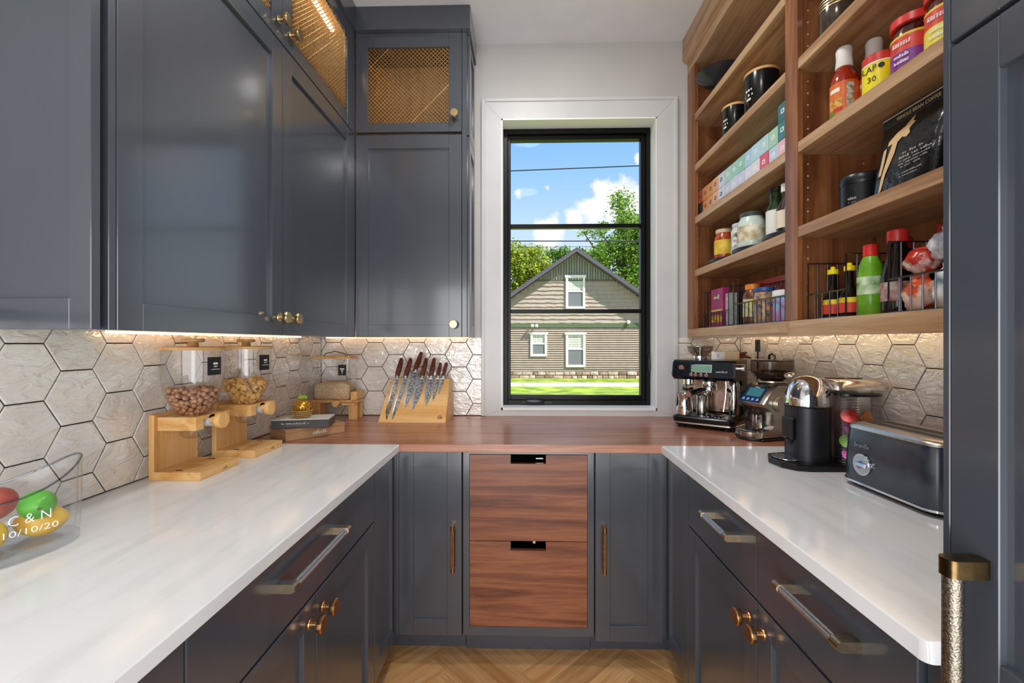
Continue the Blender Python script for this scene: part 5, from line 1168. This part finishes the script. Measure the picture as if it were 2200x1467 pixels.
def sleeve(i, layer, col, nm):
    y = 2.345-i*.0612
    X0 = .9365+random.uniform(0, .004)
    lay = ('lower row', 'upper row', 'third layer')[layer]
    t = thing('capsule_sleeve', '%s coffee capsule sleeve in the %s' % (nm, lay), 'sleeve', (X0, y, ZS['C']+.0006+layer*.0672), 0, 'coffee capsule sleeves')
    o = sl0.build('carton', M(col, .35), t, smooth=0)
    ink = M('#2a2a2e', .5) if i < 6 or layer == 2 else M('#f3f3f5', .5)
    b = MB(); b.box(-.0006, .0, -.010, .010, .027, .043); b.build('end_print', ink if i < 5 else M('#eef1f5', .5), t, smooth=0)
    b = MB(); b.box(-.0009, -.0006, -.005, .005, .031, .039); b.build('end_mark', M(col, .35), t, smooth=0)
for i, (c, nm) in enumerate(low): sleeve(i, 0, c, nm)
for i, (c, nm) in enumerate(topr): sleeve(i, 1, c, nm)
for i, c, nm in third: sleeve(i, 2, c, nm)
# ---- jars on turntables
def turntable(label, x, y, r):
    t = thing('turntable', label, 'turntable', (x, y, ZS['D']+.0005), 0, 'black turntables')
    b = MB(); b.lathe([(r*.85, 0), (r*.86, .006)], 32); b.build('turntable_foot', BLACKM, t)
    b = MB(); b.lathe([(r*.97, .0065), (r, .009), (r, .022), (r*.985, .024), (r*.97, .012), (0, .012)], 40, caps=False); b.build('turntable_tray', M('#2b2d33', .35), t)
turntable('black turntable under the red salsa jar', 1.045, 2.195, .118); turntable('black turntable under the white lidded jars', 1.045, 1.945, .118); turntable('black turntable at the right under the oil bottle', 1.045, 1.695, .118)
TZ = ZS['D']+.0005+.0125
def jar(name, label, x, y, r, h, mat, lidc, labs, z=TZ):
    return bottle(name, label, 'jar', (x, y, z), [(r*.92, 0), (r, .006), (r, h*.74), (r*.82, h*.84), (r*.80, h*.88)], mat, [(r*.84, h*.88+.0003), (r*.86, h*.89), (r*.86, h-.002), (r*.82, h)], M(lidc, .3), labs)
SALSA = noisy('red_salsa', '#8e2e16', '#c35a30', 45, .2)
jar('salsa_jar', 'red salsa jar with a yellow label and pale lid', 1.00, 2.205, .046, .160, SALSA, '#d9c7a8', [(.035, .105, .0465, noisy('yellow_label', '#d9a41e', '#efd357', 25, .5))])
jar('mustard_jar', 'small jar with a yellow label, left of the salsa jar', 1.015, 2.285, .026, .090, M('#b98a22', .3), '#8d2b1c', [(.015, .055, .0275, M('#e8c53c', .5))])
jar('spice_jar', 'slim pale jar with printed label, left of the wide white jar', .985, 2.020, .036, .140, noisy('cloudy_white', '#c9cbbf', '#dfe0d6', 20, .2), '#c9ccc8', [(.030, .095, .0365, noisy('printed_label', '#35332e', '#efece2', 55, .5))])
jar('mayonnaise_jar', 'wide white jar with a dark lid and framed label', .990, 1.925, .055, .160, M('#cfe0d4', .18), '#46494c', [(.035, .100, .0555, noisy('cream_label', '#a88d55', '#f1ead6', 22, .5))])
bottle('sauce_bottle', 'bottle with a yellow screw cap behind the white jar', 'bottle', (1.075, 1.850, TZ), [(.028, 0), (.030, .004), (.030, .11), (.014, .15), (.013, .165)], M('#3c6b2d', .2), [(.021, .1655), (.023, .168), (.022, .194), (.019, .196)], M('#e2bb1c', .35))
bottle('oil_bottle', 'dark green bottle with a white label and black cap', 'bottle', (1.005, 1.762, ZS['D']+.0132), [(.036, 0), (.038, .005), (.038, .125), (.026, .150), (.026, .190)], M('#24391a', .12), [(.027, .1905), (.029, .193), (.029, .209), (.027, .211)], M('#1a1a1c', .4), [(.020, .120, .0385, M('#e9e7e0', .5))]).children
bottle('white_cap_bottle', 'slim bottle with a white cap and cream label by the upright', 'bottle', (.978, 1.658, ZS['D']+.0132), [(.028, 0), (.030, .005), (.030, .10), (.012, .135), (.012, .16)], M('#332a22', .2), [(.014, .1605), (.015, .162), (.015, .19), (.013, .192)], M('#f0eeea', .4), [(.025, .090, .0305, M('#e8dcc2', .5))])
jar('white_lid_jar', 'little jar with a white lid behind the cream label bottle', 1.06, 1.672, .028, .12, M('#d8d4c8', .3), '#f2f2f0', None)

# ---- wire baskets: tall side frames, low front
def basket(label, x0, x1, y0, y1, hs_, hf, z=ZS['E']+.0005):
    c = ((x0+x1)/2, (y0+y1)/2, z); t = thing('wire_basket', label, 'basket', c, 0, 'black wire baskets')
    r = .0022; L = lambda *p: tuple(p[i]-c[i] for i in range(3))
    for nm, yy in (('side_frame', y0), ('side_frame', y1)):
        m = MB(); n = 7
        m.tube([L(x0, yy, z+r), L(x0, yy, z+hs_), L(x1, yy, z+hs_), L(x1, yy, z+r)], r*1.2, 6)
        for i in range(1, n): 
            xx = x0+(x1-x0)*i/n; m.tube([L(xx, yy, z+r), L(xx, yy, z+hs_)], r, 5)
        m.tube([L(x0, yy, z+r), L(x1, yy, z+r)], r, 5)
        m.build(nm, WIREBLK, t)
    n = max(4, int((y1-y0)/.030))
    for nm, xx, hh in (('front_grid', x0, hf), ('back_grid', x1, hs_)):
        m = MB()
        for i in range(1, n): yy = y0+(y1-y0)*i/n; m.tube([L(xx, yy, z+r), L(xx, yy, z+hh)], r, 5)
        m.tube([L(xx, y0, z+hh), L(xx, y1, z+hh)], r*1.2, 6); m.tube([L(xx, y0, z+r), L(xx, y1, z+r)], r, 5); m.build(nm, WIREBLK, t)
    m = MB()
    for i in range(1, n): yy = y0+(y1-y0)*i/n; m.tube([L(x0, yy, z+r), L(x1, yy, z+r)], r, 5)
    m.build('floor_grid', WIREBLK, t)
BZ = ZS['E']+.0055
basket('black wire basket of small sauce bottles on the bottom right shelf', .943, 1.165, 1.304, 1.474, .185, .082)
basket('black wire basket of bagged sweets at the right of the bottom shelf', .943, 1.165, .80, 1.155, .185, .088)
basket('black wire basket with the purple packet at the far end of the bottom shelf', .943, 1.098, 2.035, 2.315, .185, .075)
basket('black wire basket by the upright on the bottom left shelf', .943, 1.098, 1.60, 1.985, .185, .095)
# sauces right
SOY = M('#1a0d08', .08, name='soy_glass')
for lb, x, y in (('small dark sauce bottle with a yellow cap, first from the upright', .985, 1.418), ('small dark sauce bottle with a yellow cap, beside the green bottle', .985, 1.347)):
    bottle('small_sauce_bottle', lb, 'bottle', (x, y, BZ), [(.024, 0), (.026, .004), (.026, .060), (.011, .092), (.010, .135)], SOY, [(.0135, .1355), (.015, .137), (.015, .150), (.007, .152), (.006, .160)], M('#f0d81a', .35), [(.010, .040, .0265, M('#d8412a', .5)), (.040, .055, .0266, M('#efd22a', .5))], 'small sauce bottles in the basket')
bottle('green_squeeze_bottle', 'bright green squeeze bottle with a red cap', 'bottle', (.985, 1.268, ZS['E']+.0006), [(.026, 0), (.030, .005), (.031, .10), (.026, .145), (.017, .168)], noisy('green_plastic', '#5f9a1e', '#7cb62c', 20, .25), [(.017, .1685), (.018, .17), (.017, .200), (.014, .202)], M('#d5322c', .3), [(.060, .110, .0316, noisy('green_label', '#4f8a1e', '#dbe8c8', 30, .5))])
for lb, x, y, s_ in (('dark soy bottle with a red cap right of the green bottle', 1.000, 1.196, 1.0), ('dark soy bottle with a red cap behind the green bottle', 1.072, 1.266, .98), ('tall dark soy bottle with a ridged red cap behind the sweets', 1.138, 1.202, 1.08)):
    bottle('soy_bottle', lb, 'bottle', (x, y, ZS['E']+.0006) if y > 1.16 and x < 1.1 else (x, y, ZS['E']+.0006), [(.034*s_, 0), (.036*s_, .005), (.036*s_, .10*s_), (.024*s_, .150*s_), (.020*s_, .190*s_)], SOY, [(.022*s_, .1905*s_), (.023*s_, .193*s_), (.023*s_, .222*s_), (.020*s_, .225*s_)], M('#d8352f', .3), [(.035, .085, .0363*s_, noisy('soy_label', '#8e2f26', '#b9b4ad', 40, .5))], 'soy sauce bottles', )
# bags of sweets
def bag(label, c, sx, sy, sz, mat, seed, z):
    rnd = random.Random(seed); b = MB(); b.sphere((0, 0, 0), 1, 20, 14)
    v = []
    for x, y, zz in b.v:
        n = 1+.12*math.sin(5*x+seed)*math.cos(6*zz+seed*2)+.07*math.sin(13*y+7*zz)
        v.append((x*sx*n, y*sy*n, max(-sz*.9, zz*sz*n)))
    b.v = v; mn = min(p[2] for p in v)
    o = b.build('snack_bag', mat, None, smooth=70, loc=(c[0], c[1], z-mn+.001)); tag(o, label, 'bag', 'snack bags in the basket')
    cr = MB(); cr.loft([[(-.004, -sy*.5, sz*.92), (.004, -sy*.5, sz*.92), (.004, sy*.5, sz*.95), (-.004, sy*.5, sz*.95)], [(-.002, -sy*.6, sz*1.18), (.002, -sy*.6, sz*1.18), (.002, sy*.6, sz*1.22), (-.002, sy*.6, sz*1.22)]]); cr.build('crimped_seal', mat, o, smooth=0)
bag('orange and white snack bag at the front of the basket', (.985, 1.112), .033, .036, .042, noisy('orange_wrap', '#d2552c', '#e9c9b6', 16, .22, lo=.48, hi=.56), 1, BZ)
bag('red patterned snack bag resting on the orange one', (.987, 1.108), .035, .036, .030, noisy('red_wrap', '#b9301f', '#e8d6cd', 20, .22, lo=.52, hi=.6), 4, BZ+.092)
bag('silver clear snack bag at the top of the basket', (1.005, 1.050), .042, .044, .038, noisy('silver_wrap', '#8d8a93', '#e5e4e8', 22, .18, lo=.42, hi=.6), 7, BZ+.116)
bag('white and blue snack bag at the right of the basket', (.985, 1.032), .033, .034, .050, noisy('white_wrap', '#9fb4bd', '#eee9e4', 18, .2, lo=.4, hi=.55), 9, BZ)
# left bay packets
def packet(label, c, w_, d_, h_, mat, rz=0, cat='packet', txt=None, z=BZ, tc_='#f4ead0', bands=None):
    t = thing('packet', label, cat, (c[0], c[1], z), rz)
    MB().box(-d_/2, d_/2, -w_/2, w_/2, 0, h_, b=.0015).build('carton', mat, t)
    for (z0, z1, m) in (bands or []): MB().box(-d_/2-.0007, -d_/2, -w_/2+.004, w_/2-.004, z0, z1).build('print_band', m, t, smooth=0)
    if txt: scribble(t, facing((-d_/2-.0013, 0, h_*.78), '-x'), w_*.5, h_*.12, 6, M(tc_, .5), int(w_*1000), True)
packet('purple packet with yellow print at the far end of the basket', (.972, 2.185), .130, .034, .185, noisy('purple_print', '#8c1f5a', '#a02a68', 20, .35), 0, txt='PURE', bands=[(.02, .055, noisy('gold_print', '#b9501f', '#e6c23c', 40, .4)), (.07, .082, M('#e3c84a', .5))])
packet('grey printed packet in front of the far basket frame', (.968, 2.062), .045, .034, .150, noisy('grey_print', '#8c8f8d', '#a8aba6', 60, .4), bands=[(.02, .13, noisy('fine_print', '#7d807c', '#c6c8c2', 120, .5))])
packet('red carton standing behind the purple packet', (1.136, 2.00), .30, .05, .215, noisy('red_print', '#c0281f', '#d33b2c', 14, .35), txt='Fruit Bar', tc_='#f6e7c8', z=ZS['E']+.0008)
packet('red and blue carton beside the tall basket frame', (1.138, 1.755), .15, .045, .180, noisy('red_blue_print', '#34427f', '#c9332b', 9, .35), z=ZS['E']+.0008)
bottle('pickle_jar', 'brown spice jar with an orange cap between the baskets', 'jar', (.990, 1.915, BZ), [(.036, 0), (.038, .005), (.038, .125), (.027, .145)], noisy('spice_fill', '#4a2a1a', '#7a4c2c', 40, .3), [(.028, .1455), (.030, .148), (.030, .168), (.027, .170)], M('#e08328', .35), [(.030, .105, .0386, noisy('blue_yellow_label', '#d8c23c', '#9fc6d8', 14, .5))])
bottle('cereal_jar', 'clear tub of mixed cereal in the left wire basket', 'jar', (.985, 1.815, BZ), [(.036, 0), (.038, .005), (.038, .11), (.034, .125)], noisy('cereal_fill', '#4f5f86', '#d9a04a', 70, .3), [(.036, .1255), (.038, .128), (.038, .142), (.035, .144)], M('#3d4f86', .35))
bottle('vitamin_tub', 'white lidded tub with a pink and blue label by the upright', 'tub', (1.000, 1.685, BZ), [(.046, 0), (.048, .005), (.048, .085), (.044, .090)], noisy('pink_blue_label', '#c06aa8', '#7fb4d8', 22, .35), [(.047, .0905), (.050, .093), (.050, .116), (.046, .118)], M('#eef1f1', .35))
# ---- right bay, sauces
CHIL = noisy('chilli_sauce', '#7e1c0e', '#a12f18', 50, .12)
ORL = noisy('orange_label', '#cf5a1c', '#e07a30', 12, .4)
for lb, x, y in (('red chilli sauce bottle with a wrapped white cap, foremost of three', .972, 1.352), ('red chilli sauce bottle with a wrapped white cap, second of three', 1.035, 1.319), ('red chilli sauce bottle with a wrapped white cap behind the yellow tin', 1.110, 1.325)):
    t = bottle('chilli_bottle', lb, 'bottle', (x, y, ZS['C']+.0006), [(.033, 0), (.036, .006), (.036, .115), (.030, .138), (.018, .160), (.016, .170)], CHIL, [(.021, .1595), (.0225, .163), (.020, .190), (.0215, .212), (.0185, .220), (.0, .221)], M('#e6e2dc', .45), [(.012, .108, .0365, ORL)], 'chilli sauce bottles')
    a0 = PI+.35
    def patch(nm, z0, z1, w0, w1, mat, rr=.0369):
        b = MB(); n = 5; vs = [(rr*math.cos(a0+w0+(w1-w0)*i/n), rr*math.sin(a0+w0+(w1-w0)*i/n), z) for i in range(n+1) for z in (z0, z1)]
        b.add(vs, [(2*i, 2*i+2, 2*i+3, 2*i+1) for i in range(n)]); b.build(nm, mat, t)
    patch('brand_flash', .080, .092, -.5, .3, M('#f0e4dc', .5)); patch('food_picture', .030, .060, -.6, .5, noisy('food_print', '#a8641c', '#e3b04a', 90, .5)); patch('sauce_picture', .022, .034, -.2, .5, M('#c02c1c', .4)); patch('herb_picture', .014, .026, -.7, -.1, M('#4e8a26', .5)); patch('facts_panel', .02, .10, .75, 1.3, noisy('facts', '#7a6a58', '#d8ccb8', 120, .5))
t = thing('yellow_tin', 'yellow tin with a red band and black lettering', 'tin', (.975, 1.224, ZS['C']+.0006))
b = MB(); b.lathe([(.036, 0), (.038, .002), (.038, .085)], 28); b.build('tin_body', M('#f0dc1e', .35), t); b = MB(); b.lathe([(.0382, .0855), (.0382, .108), (.036, .110)], 28); b.build('red_band', M('#c9352b', .35), t)
b = MB(); b.lathe([(.0386, .083), (.0386, .0865)], 28, caps=False); b.build('white_line', LABELPAPER, t)
Xl = lambda z, a: Matrix.Rotation(a, 4, 'Z') @ facing((-.0386, 0, z), '-x')
text('LAP', .024, t, Xl(.068, .30), BLACKM, 'lettering', .036); text('30', .020, t, Xl(.040, .45), BLACKM, 'number', .020)
b = MB(); b.lathe([(0, 0), (.007, 0), (.007, .0006), (0, .0006)], 16, X=Xl(.071, 1.0), caps=False); b.build('round_mark', BLACKM, t)
for lb, x, y, lc in (('red lidded jar with a purple label', .990, 1.137, '#7a2a8a'), ('red lidded jar with a yellow label at the right edge', .990, 1.041, '#e8d84a')):
    t = bottle('red_lidded_jar', lb, 'jar', (x, y, ZS['C']+.0006), [(.040, 0), (.044, .006), (.044, .108), (.037, .124), (.037, .128)], noisy('dark_jam', '#3a1410', '#63241a', 40, .1), [(.044, .1283), (.046, .130), (.046, .148), (.043, .150)], M('#d8382f', .3), [(.020, .100, .0446, M('#d2402f', .4)), (.020, .060, .0450, M(lc, .4)), (.096, .102, .0451, M('#e9c23a', .4))], 'red lidded jars')
    scribble(t, Matrix.Rotation(.35, 4, 'Z') @ facing((-.0458, 0, .082), '-x'), .040, .016, 7, LABELPAPER, 31, True); scribble(t, Matrix.Rotation(.35, 4, 'Z') @ facing((-.0462, 0, .050), '-x'), .034, .009, 6, LABELPAPER, 33, True); scribble(t, Matrix.Rotation(.35, 4, 'Z') @ facing((-.0462, 0, .036), '-x'), .034, .011, 5, LABELPAPER, 35, True)
# glass storage jar on the upper right shelf
t = thing('glass_jar', 'smoky glass jar with gold stripes on the upper right shelf', 'jar', (.985, 1.398, ZS['A']+.0006))
b = MB(); b.lathe([(.044, 0), (.048, .006), (.050, .09), (.046, .13), (.034, .15)], 28); b.build('jar_body', M('#4a4036', .12, .2), t)
for i, z in enumerate((.088, .097, .106, .115)): b = MB(); b.lathe([(.0508, z), (.0508, z+.003)], 28, caps=False); b.build('gold_stripe', GOLDWIRE, t)
b = MB(); b.lathe([(.036, .1505), (.038, .153), (.038, .17), (.034, .172)], 28); b.build('jar_lid', CHROME, t)
# black tin and coffee bags
t = thing('black_tin', 'round black tin with a raised lid left of the coffee bag', 'tin', (1.005, 1.325, ZS['D']+.0006))
b = MB(); b.lathe([(.052, 0), (.055, .004), (.055, .075)], 36); b.build('tin_body', M('#151517', .32), t); b = MB(); b.lathe([(.0555, .0755), (.0565, .078), (.0565, .098), (.053, .104), (0, .1055)], 36, caps=False); b.build('tin_lid', M('#18181a', .3), t)
scribble(t, Matrix.Rotation(.5, 4, 'Z') @ facing((-.0558, 0, .034), '-x'), .022, .010, 4, M('#b8b4ae', .5), 41); scribble(t, Matrix.Rotation(.5, 4, 'Z') @ facing((-.0558, 0, .022), '-x'), .020, .006, 5, M('#8f8b86', .5), 42) 
def coffee_bag(label, x, y0, y1, h, rz, letters):
    w_ = y0-y1; t = thing('coffee_bag', label, 'bag', (x, (y0+y1)/2, ZS['D']+.0006), rz, 'black coffee bags')
    n = 10; rings = []
    for i in range(n+1):
        s_ = i/n; z = h*s_; d = .038*(1-s_**1.6)+.003; rings.append([(px, py, z) for px, py in rrect(-d, d, -w_/2, w_/2, min(d*.9, .02), 4)])
    b = MB(); b.loft(rings); b.build('bag_body', noisy('black_foil', '#0b0b0d', '#131316', 12, .2, bump=.5, bscale=22, bdist=.008), t, smooth=60)
    MB().box(-.0035, .0035, -w_/2, w_/2, h, h+.024).build('top_strip', M('#1b1b1d', .35), t, smooth=0); MB().box(-.0038, .0038, -w_/2, w_/2, h+.0242, h+.0265).build('seal_line', M('#d9d5cf', .4), t, smooth=0)
    if letters:
        face = lambda y, z: facing((-(.038*(1-(z/h)**1.6)+.0046), y, z), '-x')
        text('WHOLE BEAN COFFEE', .013, t, facing((-.0040, -.01, h+.012), '-x'), M('#d9b98a', .4), 'lettering', .125)
        CR_ = M('#dcb987', .4)
        for k, (w2, sz, z, n_) in enumerate(((.060, .0060, .098, 9), (.092, .0060, .087, 15), (.088, .0036, .077, 22), (.086, .0036, .069, 21), (.058, .0036, .061, 14), (.066, .0034, .044, 16), (.052, .0034, .036, 12))): scribble(t, face(-.034+(.092-w2)*.25, z), w2, sz, n_, M('#e6e0d6', .5), k+20)
        # rearing animal emblem drawn in gold
        em_ = [[(.060, .150), (.040, .165), (.018, .172), (.000, .186), (-.008, .190), (-.004, .178), (-.014, .172), (-.004, .166), (.002, .160), (-.004, .148), (.004, .140), (.018, .146), (.030, .138), (.044, .140), (.060, .138)], [(.046, .140), (.030, .138), (.032, .110), (.040, .085), (.050, .060), (.058, .020), (.066, .012), (.062, .050), (.056, .085), (.050, .115)], [(.070, .130), (.062, .134), (.060, .100), (.064, .062), (.072, .060)]]
        for poly in em_:
            b = MB(); fp = lambda y, z: (-(.038*(1-(min(z, h)/h)**1.6)+.0042), y, z)
            fr_ = [fp(y, z) for y, z in poly]; b.loft([fr_, [(p[0]-.0006, p[1], p[2]) for p in fr_]]); b.build('gold_emblem', CR_, t, smooth=0)
coffee_bag('black coffee bag with gold lettering and a leaping animal emblem', 1.000, 1.238, 1.045, .195, 0, True)
coffee_bag('plain black coffee bag at the right edge behind the lettered one', 1.035, 1.020, .840, .195, 0, False)
